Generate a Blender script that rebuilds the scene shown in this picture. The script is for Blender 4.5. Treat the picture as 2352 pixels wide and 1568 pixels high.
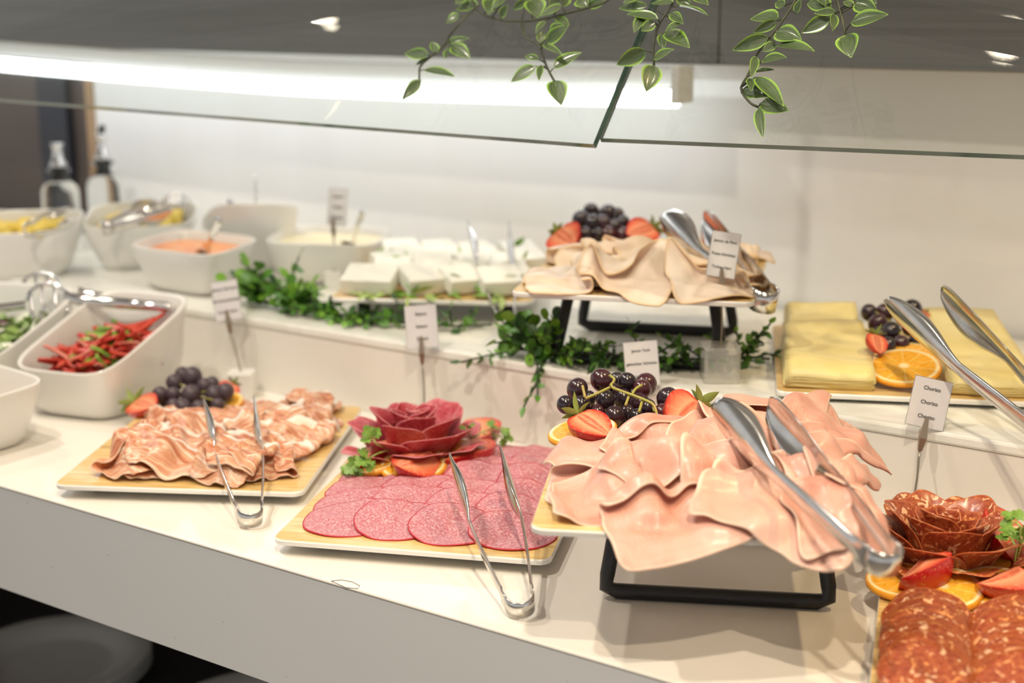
import bpy, bmesh, math, random
import numpy as np
from mathutils import Vector, Matrix

for o in list(bpy.data.objects):
    bpy.data.objects.remove(o, do_unlink=True)
SC = bpy.context.scene
COL = SC.collection
random.seed(7)
RNG = np.random.default_rng(7)

# ---------------------------------------------------------------- camera
# metres; z = 0 is the lower counter top, X runs along the counter, Y towards the wall
FPX, CXP, CYP, HOR = 3300.0, 1176.0, 784.0, 5.0
CAMZ = 0.505
PITCH = math.atan((CYP - HOR) / FPX)
YAW = math.atan2(CXP + 3800.0, math.hypot(FPX, CYP - HOR))      # from -X
FWD_H = np.array([-math.cos(YAW), math.sin(YAW), 0.0])
RIGHT = np.array([math.sin(YAW), math.cos(YAW), 0.0])
FWD = FWD_H * math.cos(PITCH) + np.array([0, 0, -math.sin(PITCH)])
UP = np.cross(RIGHT, FWD)
CAM = np.array([0.0, 0.0, CAMZ])

cd = bpy.data.cameras.new('camera')
cd.sensor_width = 36.0
cd.lens = 36.0 * FPX / 2352.0
cd.clip_start = 0.05
cd.dof.use_dof = True
cd.dof.focus_distance = 1.32
cd.dof.aperture_fstop = 3.5
cam = bpy.data.objects.new('camera', cd)
COL.objects.link(cam)
cam.matrix_world = Matrix(((RIGHT[0], UP[0], -FWD[0], CAM[0]),
                           (RIGHT[1], UP[1], -FWD[1], CAM[1]),
                           (RIGHT[2], UP[2], -FWD[2], CAM[2]),
                           (0, 0, 0, 1)))
SC.camera = cam

# ---------------------------------------------------------------- world, exposure
w = bpy.data.worlds.new('room_light')
SC.world = w
w.use_nodes = True
w.node_tree.nodes['Background'].inputs[0].default_value = (1.0, 0.985, 0.965, 1)
w.node_tree.nodes['Background'].inputs[1].default_value = 0.23
SC.view_settings.view_transform = 'Standard'
SC.view_settings.look = 'None'
SC.view_settings.gamma = 1.0
SC.view_settings.use_curve_mapping = False
SC.view_settings.exposure = 1.5

CEIL = 1.75
# ceiling downlights: (x, y, colour, watts)
DOWNLIGHTS = [(0.27, -0.11, (1.0, 0.82, 0.60), 23), (-0.11, 0.30, (1.0, 0.85, 0.64), 21),
              (0.30, 1.40, (1.0, 0.72, 0.36), 15), (-0.46, 1.09, (1.0, 0.88, 0.72), 4), (-2.59, 1.22, (1.0, 0.90, 0.76), 8), (-1.10, 0.30, (1.0, 0.91, 0.78), 20),
              (-1.75, 0.75, (1.0, 0.90, 0.78), 14)]
for i, (x, y, c, wt) in enumerate(DOWNLIGHTS):
    l = bpy.data.lights.new('downlight_beam', 'SPOT')
    l.energy = wt
    l.color = c
    l.spot_size = math.radians(110)
    l.spot_blend = 0.6
    l.shadow_soft_size = 0.022
    lo = bpy.data.objects.new('downlight_beam', l)
    lo.location = (x, y, CEIL - 0.03)
    COL.objects.link(lo)

# ---------------------------------------------------------------- pixel -> place
def ray(x, y):
    d = FWD * FPX + RIGHT * (x - CXP) - UP * (y - CYP)
    return d / np.linalg.norm(d)
def P(x, y, z=0.0):                      # on the horizontal plane z
    d = ray(x, y); return CAM + d * ((z - CAM[2]) / d[2])
def PY(x, y, Y):                         # on the vertical plane Y
    d = ray(x, y); return CAM + d * (Y / d[1])
def PD(x, y, dep):                       # at camera depth
    d = ray(x, y); return CAM + d * (dep / (d @ FWD))
def proj(p):
    v = np.asarray(p, float) - CAM; z = v @ FWD
    return CXP + FPX * (v @ RIGHT) / z, CYP - FPX * (v @ UP) / z, z

# ================================================================ helpers
def link(name, me, mat=None, parent=None, loc=None, smooth=True):
    o = bpy.data.objects.new(name, me)
    COL.objects.link(o)
    if mat is not None:
        for m in (mat if isinstance(mat, (list, tuple)) else [mat]):
            me.materials.append(m)
    if parent is not None:
        o.parent = parent
    if loc is not None:
        o.location = [float(c) for c in loc]
    if smooth and len(me.polygons):
        me.polygons.foreach_set('use_smooth', [True] * len(me.polygons))
    return o
def mk(name, verts, faces, mat=None, parent=None, loc=None, smooth=True, uvs=None, mids=None):
    me = bpy.data.meshes.new(name)
    me.from_pydata([tuple(map(float, v)) for v in verts], [], [tuple(map(int, f)) for f in faces])
    o = link(name, me, mat, parent, loc, smooth)
    if uvs is not None:
        uvl = me.uv_layers.new(name='UVMap')
        li = np.zeros(len(me.loops), dtype=np.int32)
        me.loops.foreach_get('vertex_index', li)
        uvl.data.foreach_set('uv', np.asarray(uvs, dtype=np.float32)[li].ravel())
    if mids is not None:
        me.polygons.foreach_set('material_index', list(mids))
    me.update()
    return o
def from_bm(name, bm, mat=None, parent=None, loc=None, smooth=False):
    me = bpy.data.meshes.new(name)
    bm.normal_update()
    bm.to_mesh(me); bm.free()
    return link(name, me, mat, parent, loc, smooth)
def empty(name, loc=(0, 0, 0), rz=0.0):
    o = bpy.data.objects.new(name, None)
    o.empty_display_size = 0.02
    o.location = [float(c) for c in loc]
    o.rotation_euler = (0, 0, rz)
    COL.objects.link(o)
    return o
def tag(o, label, cat, group=None):
    o['label'] = label; o['category'] = cat
    if group: o['group'] = group
    return o
def struct(o):
    o['kind'] = 'structure'; return o
def add_mod(o, kind, **kw):
    m = o.modifiers.new(kind.lower(), kind)
    for k, v in kw.items(): setattr(m, k, v)
    return m
def solid(o, th, off=0.0):
    add_mod(o, 'SOLIDIFY', thickness=th, offset=off)
def bevel(o, w, seg=2):
    add_mod(o, 'BEVEL', width=w, segments=seg, limit_method='ANGLE')
def box_bm(bm, lo, hi):
    vs = [bm.verts.new((x, y, z)) for x in (lo[0], hi[0]) for y in (lo[1], hi[1]) for z in (lo[2], hi[2])]
    for f in ((0, 1, 3, 2), (4, 6, 7, 5), (0, 4, 5, 1), (2, 3, 7, 6), (0, 2, 6, 4), (1, 5, 7, 3)):
        bm.faces.new([vs[i] for i in f])
def box(name, lo, hi, mat, parent=None, bev=0.0, loc=None):
    bm = bmesh.new(); box_bm(bm, lo, hi)
    o = from_bm(name, bm, mat, parent, loc)
    if bev: bevel(o, bev)
    return o
def prism(name, pts, z0, z1, mat, parent=None, bev=0.0, loc=None, smooth=False):
    n = len(pts)
    v = [(p[0], p[1], z0) for p in pts] + [(p[0], p[1], z1) for p in pts]
    f = [tuple(range(n - 1, -1, -1)), tuple(range(n, 2 * n))] + [(i, (i + 1) % n, n + (i + 1) % n, n + i) for i in range(n)]
    o = mk(name, v, f, mat, parent, loc, smooth)
    if bev: bevel(o, bev)
    return o
def lathe(name, prof, mat, parent=None, seg=32, loc=None, close=False):
    v, f = [], []
    for i in range(seg):
        a = 2 * math.pi * i / seg
        for r, z in prof: v.append((r * math.cos(a), r * math.sin(a), z))
    n = len(prof)
    for i in range(seg):
        j = (i + 1) % seg
        for k in range(n - 1):
            f.append((i * n + k, j * n + k, j * n + k + 1, i * n + k + 1))
    me = bpy.data.meshes.new(name)
    bm = bmesh.new()
    bv = [bm.verts.new(p) for p in v]
    for q in f: bm.faces.new([bv[t] for t in q])
    bmesh.ops.remove_doubles(bm, verts=bm.verts, dist=1e-6)
    bmesh.ops.recalc_face_normals(bm, faces=bm.faces)
    bm.to_mesh(me); bm.free()
    return link(name, me, mat, parent, loc)
def frames(pts):
    pts = [np.asarray(p, float) for p in pts]
    n = len(pts); T = []
    for i in range(n):
        t = pts[min(i + 1, n - 1)] - pts[max(i - 1, 0)]
        T.append(t / (np.linalg.norm(t) + 1e-12))
    ref = np.array([0, 0, 1.0]) if abs(T[0][2]) < 0.9 else np.array([1.0, 0, 0])
    N = np.cross(T[0], ref); N /= np.linalg.norm(N)
    out = []
    for t in T:
        N = N - t * (N @ t); N /= (np.linalg.norm(N) + 1e-12)
        out.append((t, N, np.cross(t, N)))
    return pts, out
def tube_vf(pts, rad, seg=8):
    pts, fr = frames(pts)
    n = len(pts)
    if not hasattr(rad, '__len__'): rad = [rad] * n
    v, f = [], []
    for i in range(n):
        t, N, B = fr[i]
        for k in range(seg):
            a = 2 * math.pi * k / seg
            v.append(pts[i] + (N * math.cos(a) + B * math.sin(a)) * rad[i])
    for i in range(n - 1):
        for k in range(seg):
            k2 = (k + 1) % seg
            f.append((i * seg + k, i * seg + k2, (i + 1) * seg + k2, (i + 1) * seg + k))
    f.append(tuple(range(seg - 1, -1, -1)))
    f.append(tuple((n - 1) * seg + k for k in range(seg)))
    return v, f
def tube(name, pts, rad, mat, parent=None, seg=8, loc=None):
    v, f = tube_vf(pts, rad, seg)
    return mk(name, v, f, mat, parent, loc)
def tubes(name, lst, mat, parent=None, seg=6, loc=None):
    V, F = [], []
    for pts, rad in lst:
        v, f = tube_vf(pts, rad, seg)
        b = len(V); V += v; F += [tuple(i + b for i in q) for q in f]
    return mk(name, V, F, mat, parent, loc)
def spline(pts, n=24):
    pts = [np.asarray(p, float) for p in pts]
    Q = [2 * pts[0] - pts[1]] + pts + [2 * pts[-1] - pts[-2]]
    out = []
    m = len(pts) - 1
    for i in range(n + 1):
        t = i / n * m; k = min(int(t), m - 1); u = t - k
        a, b, c, d = Q[k], Q[k + 1], Q[k + 2], Q[k + 3]
        out.append(0.5 * ((2 * b) + (c - a) * u + (2 * a - 5 * b + 4 * c - d) * u * u + (3 * b - a - 3 * c + d) * u ** 3))
    return out
def grid_faces(nu, nv, base=0, wrap=False):
    f = []
    for i in range(nu - 1 + (1 if wrap else 0)):
        i2 = (i + 1) % nu
        for j in range(nv - 1):
            f.append((base + i * nv + j, base + i2 * nv + j, base + i2 * nv + j + 1, base + i * nv + j + 1))
    return f
def rrect(hx, hy, r, seg=5):
    pts = []
    for cx, cy, a0 in ((hx - r, hy - r, 0), (-hx + r, hy - r, 90), (-hx + r, -hy + r, 180), (hx - r, -hy + r, 270)):
        for k in range(seg + 1):
            a = math.radians(a0 + 90 * k / seg)
            pts.append((cx + r * math.cos(a), cy + r * math.sin(a)))
    return pts
def basis(xa, ya, za, loc):
    return Matrix(((xa[0], ya[0], za[0], loc[0]), (xa[1], ya[1], za[1], loc[1]), (xa[2], ya[2], za[2], loc[2]), (0, 0, 0, 1)))
def unit(v):
    v = np.asarray(v, float); return v / (np.linalg.norm(v) + 1e-12)

# ================================================================ materials
class M:
    """small node-material builder"""
    def __init__(s, name):
        s.m = bpy.data.materials.new(name); s.m.use_nodes = True
        s.nt = s.m.node_tree; s.b = s.nt.nodes['Principled BSDF']; s.out = s.nt.nodes['Material Output']
    def n(s, t, **kw):
        x = s.nt.nodes.new(t)
        for k, v in kw.items():
            if k in x.inputs: x.inputs[k].default_value = v
            else: setattr(x, k, v)
        return x
    def l(s, a, b): s.nt.links.new(a, b)
    def set(s, **kw):
        for k, v in kw.items():
            k = k.replace('_', ' ')
            if isinstance(v, tuple) and len(v) == 3: v = (*v, 1)
            s.b.inputs[k].default_value = v
        return s
    def coord(s, kind='Object', scale=(1, 1, 1), rnd=0.0):
        tc = s.n('ShaderNodeTexCoord'); mp = s.n('ShaderNodeMapping')
        mp.inputs['Scale'].default_value = scale
        s.l(tc.outputs[kind], mp.inputs['Vector'])
        if rnd:
            oi = s.n('ShaderNodeObjectInfo'); mu = s.n('ShaderNodeMath', operation='MULTIPLY')
            mu.inputs[1].default_value = rnd
            s.l(oi.outputs['Random'], mu.inputs[0]); s.l(mu.outputs[0], mp.inputs['Location'])
        return mp.outputs[0]
    def noise(s, vec, scale, detail=3, rough=0.5, dist=0.0):
        x = s.n('ShaderNodeTexNoise'); x.inputs['Scale'].default_value = scale
        x.inputs['Detail'].default_value = detail; x.inputs['Roughness'].default_value = rough
        x.inputs['Distortion'].default_value = dist
        s.l(vec, x.inputs['Vector']); return x.outputs['Fac']
    def voro(s, vec, scale, feature='F1', out='Distance'):
        x = s.n('ShaderNodeTexVoronoi'); x.feature = feature; x.inputs['Scale'].default_value = scale
        s.l(vec, x.inputs['Vector']); return x.outputs[out]
    def ramp(s, fac, stops, interp='LINEAR'):
        x = s.n('ShaderNodeValToRGB'); cr = x.color_ramp; cr.interpolation = interp
        while len(cr.elements) < len(stops): cr.elements.new(0.5)
        for e, (p, c) in zip(cr.elements, stops):
            e.position = p; e.color = (*c, 1) if len(c) == 3 else c
        s.l(fac, x.inputs[0]); return x.outputs[0]
    def mix(s, fac, a, b, mode='MIX'):
        x = s.n('ShaderNodeMix'); x.data_type = 'RGBA'; x.blend_type = mode
        for sock, v in ((x.inputs[0], fac), (x.inputs[6], a), (x.inputs[7], b)):
            if hasattr(v, 'is_output') or hasattr(v, 'links'): s.l(v, sock)
            elif isinstance(v, tuple): sock.default_value = (*v, 1) if len(v) == 3 else v
            else: sock.default_value = v
        return x.outputs[2]
    def math(s, op, a, b=None):
        x = s.n('ShaderNodeMath', operation=op)
        for i, v in enumerate((a, b)):
            if v is None: continue
            if hasattr(v, 'links'): s.l(v, x.inputs[i])
            else: x.inputs[i].default_value = v
        return x.outputs[0]
    def color(s, c): s.l(c, s.b.inputs['Base Color']); return s
    def bump(s, h, strength=0.3, dist=0.001):
        x = s.n('ShaderNodeBump'); x.inputs['Strength'].default_value = strength; x.inputs['Distance'].default_value = dist
        s.l(h, x.inputs['Height']); s.l(x.outputs[0], s.b.inputs['Normal']); return s
    def uv_edge(s):
        """distance from slice centre: UV already stored as radius in u"""
        tc = s.n('ShaderNodeTexCoord'); sp = s.n('ShaderNodeSeparateXYZ')
        s.l(tc.outputs['UV'], sp.inputs[0]); return sp.outputs[0], sp.outputs[1]
def plain(name, col, rough=0.5, metal=0.0, **kw):
    m = M(name).set(Base_Color=col, Roughness=rough, Metallic=metal, **kw)
    return m.m
def mottled(name, c1, c2, scale, rough=0.5, bump=0.0, kind='Object', **kw):
    m = M(name).set(Roughness=rough, **kw)
    v = m.coord(kind, rnd=3.0)
    n = m.noise(v, scale, 4)
    m.color(m.ramp(n, [(0.3, c1), (0.7, c2)]))
    if bump: m.bump(n, bump, 0.002)
    return m.m

def sss(m, w, rad=(0.006, 0.003, 0.002), scale=1.0):
    m.set(Subsurface_Weight=w, Subsurface_Scale=scale); m.b.inputs['Subsurface Radius'].default_value = rad

def make_mats():
    D = {}
    m = M('counter_white').set(Roughness=0.28, Coat_Weight=0.15, Coat_Roughness=0.12)
    v = m.coord('Object')
    n = m.noise(v, 9, 5, 0.6)
    m.color(m.ramp(n, [(0.3, (0.80, 0.76, 0.69)), (0.7, (0.84, 0.80, 0.735))]))
    m.bump(m.noise(v, 900, 1), 0.04, 0.0005); D['counter'] = m.m
    m = M('tier_top_paint').set(Roughness=0.35, Coat_Weight=0.2)
    v = m.coord('Object', (1.0, 2.5, 1))
    m.color(m.ramp(m.noise(v, 14, 6, 0.65, 0.8), [(0.35, (0.76, 0.74, 0.66)), (0.55, (0.85, 0.84, 0.78))])); D['tier'] = m.m
    m = M('front_panel_shaded').set(Roughness=0.42)
    v = m.coord('Object')
    sp = m.ramp(m.noise(v, 130, 2), [(0.2, (0.25, 0.24, 0.22)), (0.235, (0.60, 0.61, 0.62))])
    m.color(sp); D['panel'] = m.m  # same piece as the counter; shade on its front put in as grey
    m = M('wall_gloss').set(Base_Color=(0.80, 0.785, 0.76), Roughness=0.5, Coat_Weight=0.9, Coat_Roughness=0.03, Coat_IOR=1.45)
    v = m.coord('Object', (1, 1, 0.12))
    m.color(m.ramp(m.noise(v, 9, 4), [(0.35, (0.85, 0.84, 0.815)), (0.65, (0.88, 0.87, 0.85))])); D['wall'] = m.m
    D['brown'] = mottled('brown_laminate', (0.070, 0.052, 0.044), (0.095, 0.072, 0.062), 6, 0.45)
    D['brown_edge'] = mottled('brown_edge', (0.34, 0.21, 0.11), (0.42, 0.27, 0.15), 20, 0.5)
    m = M('brushed_steel').set(Metallic=1.0, Roughness=0.42)
    v = m.coord('Object', (0.4, 0.4, 40))
    m.color(m.ramp(m.noise(v, 6, 3), [(0.3, (0.21, 0.205, 0.20)), (0.7, (0.27, 0.262, 0.255))])); D['steel_band'] = m.m
    D['lip'] = plain('lamp_housing_grey', (0.62, 0.63, 0.63), 0.35)
    D['ceiling'] = plain('ceiling_paint', (0.75, 0.73, 0.70), 0.8)
    D['floor'] = mottled('floor_stone', (0.22, 0.20, 0.18), (0.30, 0.27, 0.24), 5, 0.4)
    D['dark'] = plain('dark_shelf', (0.05, 0.048, 0.045), 0.6)
    m = M('tongs_steel').set(Metallic=1.0, Roughness=0.17)
    v = m.coord('Object')
    m.color(m.ramp(m.noise(v, 60, 4), [(0.3, (0.62, 0.60, 0.575)), (0.7, (0.74, 0.72, 0.69))])); D['steel'] = m.m
    D['chrome'] = plain('chrome', (0.80, 0.80, 0.80), 0.08, 1.0)
    m = M('stand_black').set(Base_Color=(0.012, 0.012, 0.014), Roughness=0.42)
    m.bump(m.noise(m.coord('Object'), 700, 2), 0.35, 0.0008); D['black'] = m.m
    D['blackrub'] = plain('black_rubber', (0.015, 0.015, 0.015), 0.6)
    D['white'] = plain('melamine_white', (0.80, 0.785, 0.745), 0.28, Coat_Weight=0.3)
    # wood print
    m = M('board_wood_print').set(Roughness=0.38, Coat_Weight=0.1)
    v = m.coord('Object', (1.0, 9.0, 1.0), 5.0)
    n = m.noise(v, 16, 5, 0.6, 0.6)
    c = m.ramp(n, [(0.28, (0.44, 0.26, 0.07)), (0.42, (0.62, 0.41, 0.14)), (0.6, (0.72, 0.52, 0.23)), (0.8, (0.80, 0.64, 0.36))])
    v2 = m.coord('Object', (6.0, 60.0, 1.0), 5.0)
    c = m.mix(m.ramp(m.noise(v2, 9, 3), [(0.62, (0, 0, 0)), (0.75, (0.5, 0.5, 0.5))]), c, (0.36, 0.22, 0.09))
    m.color(c); D['wood'] = m.m
    # salami
    m = M('salami_flesh').set(Roughness=0.42)
    sss(m, 0.25)
    u, vv = m.uv_edge()
    v = m.coord('Object', rnd=2.0)
    n1 = m.noise(v, 420, 3, 0.65); n2 = m.noise(v, 60, 3)
    c = m.ramp(n1, [(0.36, (0.42, 0.085, 0.115)), (0.52, (0.54, 0.20, 0.235)), (0.66, (0.76, 0.52, 0.53))])
    c = m.mix(m.math('MULTIPLY', n2, 0.5), c, (0.57, 0.27, 0.32))
    c = m.mix(m.ramp(u, [(0.955, (0, 0, 0)), (0.985, (1, 1, 1))]), c, (0.46, 0.02, 0.04))
    m.color(c); m.bump(n1, 0.25, 0.0008); D['salami'] = m.m
    m = M('salami_rose_flesh').set(Roughness=0.45)
    sss(m, 0.2)
    v = m.coord('Object', rnd=2.0); u, vv = m.uv_edge()
    n1 = m.noise(v, 330, 3, 0.65); n2 = m.noise(v, 45, 3)
    c = m.ramp(n1, [(0.36, (0.36, 0.02, 0.045)), (0.56, (0.47, 0.055, 0.075)), (0.72, (0.60, 0.20, 0.21))])
    c = m.mix(m.ramp(n2, [(0.45, (0, 0, 0)), (0.7, (0.45, 0.45, 0.45))]), c, (0.66, 0.30, 0.33))
    c = m.mix(m.ramp(u, [(0.93, (0, 0, 0)), (0.99, (0.6, 0.6, 0.6))]), c, (0.70, 0.33, 0.34))
    m.color(c); m.bump(n1, 0.25, 0.0008); D['salami_rose'] = m.m
    # chorizo
    m = M('chorizo_flesh').set(Roughness=0.33, Coat_Weight=0.25, Coat_Roughness=0.2)
    sss(m, 0.15)
    v = m.coord('Object', rnd=2.0); u, vv = m.uv_edge()
    n1 = m.noise(v, 140, 2, 0.5, 0.9); n2 = m.noise(v, 260, 3); n3 = m.noise(v, 40, 2)
    c = m.ramp(n2, [(0.3, (0.25, 0.038, 0.016)), (0.55, (0.36, 0.078, 0.026)), (0.75, (0.46, 0.14, 0.04))])
    c = m.mix(m.ramp(n1, [(0.57, (0, 0, 0)), (0.63, (1, 1, 1))]), c, m.ramp(n3, [(0.4, (0.74, 0.30, 0.10)), (0.6, (0.85, 0.56, 0.36))]))
    c = m.mix(m.ramp(u, [(0.93, (0, 0, 0)), (0.985, (0.8, 0.8, 0.8))]), c, (0.50, 0.13, 0.035))
    m.color(c); m.bump(n1, 0.3, 0.0008); D['chorizo'] = m.m
    # cooked ham
    m = M('cooked_ham').set(Roughness=0.40, Coat_Weight=0.2, Coat_Roughness=0.22)
    sss(m, 0.06, (0.006, 0.003, 0.002))
    v = m.coord('Object', rnd=2.0); u, vv = m.uv_edge()
    n1 = m.noise(v, 28, 3, 0.5, 0.5); vs = m.coord('UV', (30, 3, 1), 3.0); n2 = m.noise(vs, 3, 4)
    c = m.ramp(n1, [(0.3, (0.55, 0.235, 0.165)), (0.5, (0.64, 0.325, 0.245)), (0.72, (0.70, 0.40, 0.32))])
    oi = m.n('ShaderNodeObjectInfo')
    c = m.mix(m.ramp(oi.outputs['Random'], [(0.0, (0, 0, 0)), (1.0, (0.45, 0.45, 0.45))]), c, m.ramp(oi.outputs['Random'], [(0.4, (0.52, 0.20, 0.145)), (0.6, (0.74, 0.48, 0.39))]))
    c = m.mix(m.ramp(n2, [(0.5, (0, 0, 0)), (0.7, (0.5, 0.5, 0.5))]), c, (0.76, 0.50, 0.42))
    c = m.mix(m.ramp(u, [(0.955, (0, 0, 0)), (0.99, (0.8, 0.8, 0.8))]), c, (0.86, 0.64, 0.50))
    m.color(c); m.bump(n2, 0.25, 0.001); D['ham'] = m.m
    m = M('turkey_ham').set(Roughness=0.42)
    sss(m, 0.3, (0.008, 0.005, 0.003))
    v = m.coord('Object', rnd=2.0); u, vv = m.uv_edge()
    n1 = m.noise(v, 30, 3)
    c = m.ramp(n1, [(0.3, (0.80, 0.59, 0.46)), (0.7, (0.85, 0.69, 0.57))])
    c = m.mix(m.ramp(u, [(0.93, (0, 0, 0)), (1.0, (0.8, 0.8, 0.8))]), c, (0.76, 0.50, 0.26))
    m.color(c); D['turkey'] = m.m
    # prosciutto
    m = M('cured_ham').set(Roughness=0.36)
    sss(m, 0.3, (0.008, 0.004, 0.002))
    u, vv = m.uv_edge()
    vs = m.coord('UV', (2.0, 7.0, 1), 4.0)
    n1 = m.noise(vs, 1.6, 4, 0.55, 1.2)
    c = m.ramp(n1, [(0.32, (0.40, 0.11, 0.055)), (0.46, (0.61, 0.25, 0.14)), (0.57, (0.74, 0.41, 0.26)), (0.66, (0.86, 0.68, 0.54))])
    c = m.mix(m.ramp(m.math('ABSOLUTE', m.math('SUBTRACT', vv, 0.46)), [(0.43, (0, 0, 0)), (0.49, (1, 1, 1))]), c, (0.86, 0.74, 0.64))
    m.color(c); D['prosciutto'] = m.m
    m = M('grape_skin').set(Roughness=0.25, Coat_Weight=0.5, Coat_Roughness=0.12)
    v = m.coord('Object', rnd=4.0)
    n1 = m.noise(v, 90, 4, 0.6)
    oi = m.n('ShaderNodeObjectInfo')
    b0 = m.ramp(oi.outputs['Random'], [(0.0, (0.012, 0.007, 0.012)), (0.6, (0.02, 0.009, 0.016)), (1.0, (0.060, 0.008, 0.014))])
    m.color(m.mix(m.ramp(n1, [(0.45, (0, 0, 0)), (0.8, (0.16, 0.16, 0.16))]), b0, (0.10, 0.09, 0.115)))
    m.l(m.ramp(n1, [(0.3, (0.12, 0.12, 0.12)), (0.7, (0.32, 0.32, 0.32))]), m.b.inputs['Roughness']); D['grape'] = m.m
    m = M('grape_skin_dusty').set(Roughness=0.45)
    v = m.coord('Object', rnd=4.0)
    n1 = m.noise(v, 60, 3, 0.6)
    m.color(m.ramp(n1, [(0.35, (0.030, 0.014, 0.020)), (0.7, (0.115, 0.085, 0.105))])); D['grape_dusty'] = m.m
    D['grape_stem'] = mottled('grape_stem', (0.30, 0.34, 0.05), (0.42, 0.30, 0.10), 60, 0.5)
    # strawberry
    m = M('strawberry_skin').set(Roughness=0.28, Coat_Weight=0.3)
    v = m.coord('Object')
    vo = m.voro(v, 260)
    c = m.ramp(vo, [(0.10, (0.62, 0.36, 0.08)), (0.2, (0.50, 0.012, 0.012))])
    m.color(c); m.bump(vo, 0.5, 0.001); D['straw'] = m.m
    m = M('strawberry_flesh').set(Roughness=0.32)
    sss(m, 0.25, (0.006, 0.002, 0.001))
    u, vv = m.uv_edge()
    v = m.coord('Object', (1, 1, 0.4))
    c = m.ramp(u, [(0.0, (0.80, 0.30, 0.17)), (0.18, (0.60, 0.10, 0.05)), (0.32, (0.84, 0.36, 0.20)), (0.7, (0.80, 0.17, 0.08)), (0.97, (0.55, 0.02, 0.015))])
    c = m.mix(m.ramp(m.noise(v, 260, 3), [(0.5, (0, 0, 0)), (0.75, (0.4, 0.4, 0.4))]), c, (0.86, 0.45, 0.30))
    m.color(c); D['straw_in'] = m.m
    D['calyx'] = mottled('strawberry_leaf', (0.17, 0.25, 0.04), (0.30, 0.36, 0.10), 150, 0.5)
    # orange
    m = M('orange_peel').set(Roughness=0.38)
    m.color(m.ramp(m.noise(m.coord('Object'), 120, 3), [(0.3, (0.80, 0.30, 0.012)), (0.7, (0.86, 0.40, 0.03))]))
    m.bump(m.noise(m.coord('Object'), 600, 2), 0.3, 0.0008); D['peel'] = m.m
    m = M('orange_flesh').set(Roughness=0.22, Coat_Weight=0.3)
    sss(m, 0.25, (0.006, 0.003, 0.001))
    tc = m.n('ShaderNodeTexCoord'); sp = m.n('ShaderNodeSeparateXYZ'); m.l(tc.outputs['Object'], sp.inputs[0])
    ang = m.math('ARCTAN2', sp.outputs[1], sp.outputs[0])
    seg = m.math('ABSOLUTE', m.math('SINE', m.math('MULTIPLY', ang, 5.0)))
    u, vv = m.uv_edge()
    vs = m.coord('Object', (1, 1, 1))
    n1 = m.noise(vs, 240, 3, 0.6, 1.0)
    c = m.ramp(n1, [(0.3, (0.78, 0.33, 0.015)), (0.7, (0.88, 0.50, 0.06))])
    c = m.mix(m.ramp(seg, [(0.05, (0.75, 0.75, 0.75)), (0.16, (0, 0, 0))]), c, (0.88, 0.66, 0.26))
    c = m.mix(m.ramp(u, [(0.10, (1, 1, 1)), (0.17, (0, 0, 0)), (0.83, (0, 0, 0)), (0.88, (1, 1, 1))]), c, (0.89, 0.74, 0.40))
    c = m.mix(m.ramp(u, [(0.945, (0, 0, 0)), (0.965, (1, 1, 1))]), c, (0.85, 0.40, 0.02))
    m.color(c); D['orange'] = m.m
    # greens
    D['parsley'] = mottled('parsley_leaf', (0.10, 0.22, 0.02), (0.22, 0.38, 0.06), 120, 0.42)
    D['parsley_stem'] = plain('parsley_stem', (0.32, 0.46, 0.12), 0.4)
    D['gar_leaf'] = mottled('garland_leaf_green', (0.035, 0.13, 0.012), (0.12, 0.30, 0.03), 40, 0.42)
    D['gar_leaf2'] = mottled('garland_leaf_bright', (0.13, 0.33, 0.02), (0.24, 0.46, 0.05), 40, 0.45)
    D['gar_leaf3'] = mottled('garland_leaf_dark', (0.018, 0.06, 0.012), (0.05, 0.12, 0.03), 40, 0.42)
    D['gar_stem'] = plain('garland_stem', (0.03, 0.055, 0.02), 0.5)
    m = M('vine_leaf').set(Roughness=0.26, Coat_Weight=0.4, Coat_Roughness=0.15)
    u, vv = m.uv_edge()
    n1 = m.noise(m.coord('UV', (22, 3, 1), 3.0), 1.0, 3)
    c = m.ramp(n1, [(0.35, (0.03, 0.065, 0.016)), (0.65, (0.10, 0.15, 0.06))])
    c = m.mix(m.ramp(u, [(0.70, (0, 0, 0)), (0.93, (1, 1, 1))]), c, (0.28, 0.52, 0.06))
    m.color(c); m.bump(n1, 0.5, 0.001); D['vine_leaf'] = m.m
    D['vine_stem'] = mottled('vine_stem', (0.025, 0.03, 0.018), (0.06, 0.075, 0.03), 60, 0.45)
    # cheese
    m = M('yellow_cheese').set(Roughness=0.42)
    sss(m, 0.25, (0.006, 0.004, 0.002))
    v = m.coord('Object', rnd=3.0)
    c = m.ramp(m.noise(v, 16, 4), [(0.3, (0.80, 0.64, 0.24)), (0.7, (0.86, 0.72, 0.36))])
    c = m.mix(m.ramp(m.noise(v, 130, 1), [(0.22, (0.6, 0.6, 0.6)), (0.27, (0, 0, 0))]), c, (0.55, 0.38, 0.12))
    m.color(c); D['cheese'] = m.m
    D['feta'] = mottled('white_cheese', (0.80, 0.79, 0.71), (0.85, 0.84, 0.77), 90, 0.5, 0.15)
    D['lettuce'] = mottled('lettuce_green', (0.16, 0.34, 0.03), (0.62, 0.70, 0.30), 60, 0.45)
    # bowls' contents
    D['pep_red'] = mottled('red_pepper', (0.46, 0.025, 0.02), (0.62, 0.075, 0.035), 60, 0.25)
    D['pep_in'] = mottled('red_pepper_inside', (0.60, 0.14, 0.09), (0.70, 0.26, 0.19), 60, 0.4)
    D['pep_green'] = mottled('green_pepper', (0.12, 0.25, 0.015), (0.28, 0.42, 0.06), 60, 0.3)
    D['sauce'] = mottled('orange_sauce', (0.82, 0.25, 0.075), (0.88, 0.42, 0.16), 30, 0.35, 0.2)
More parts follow.
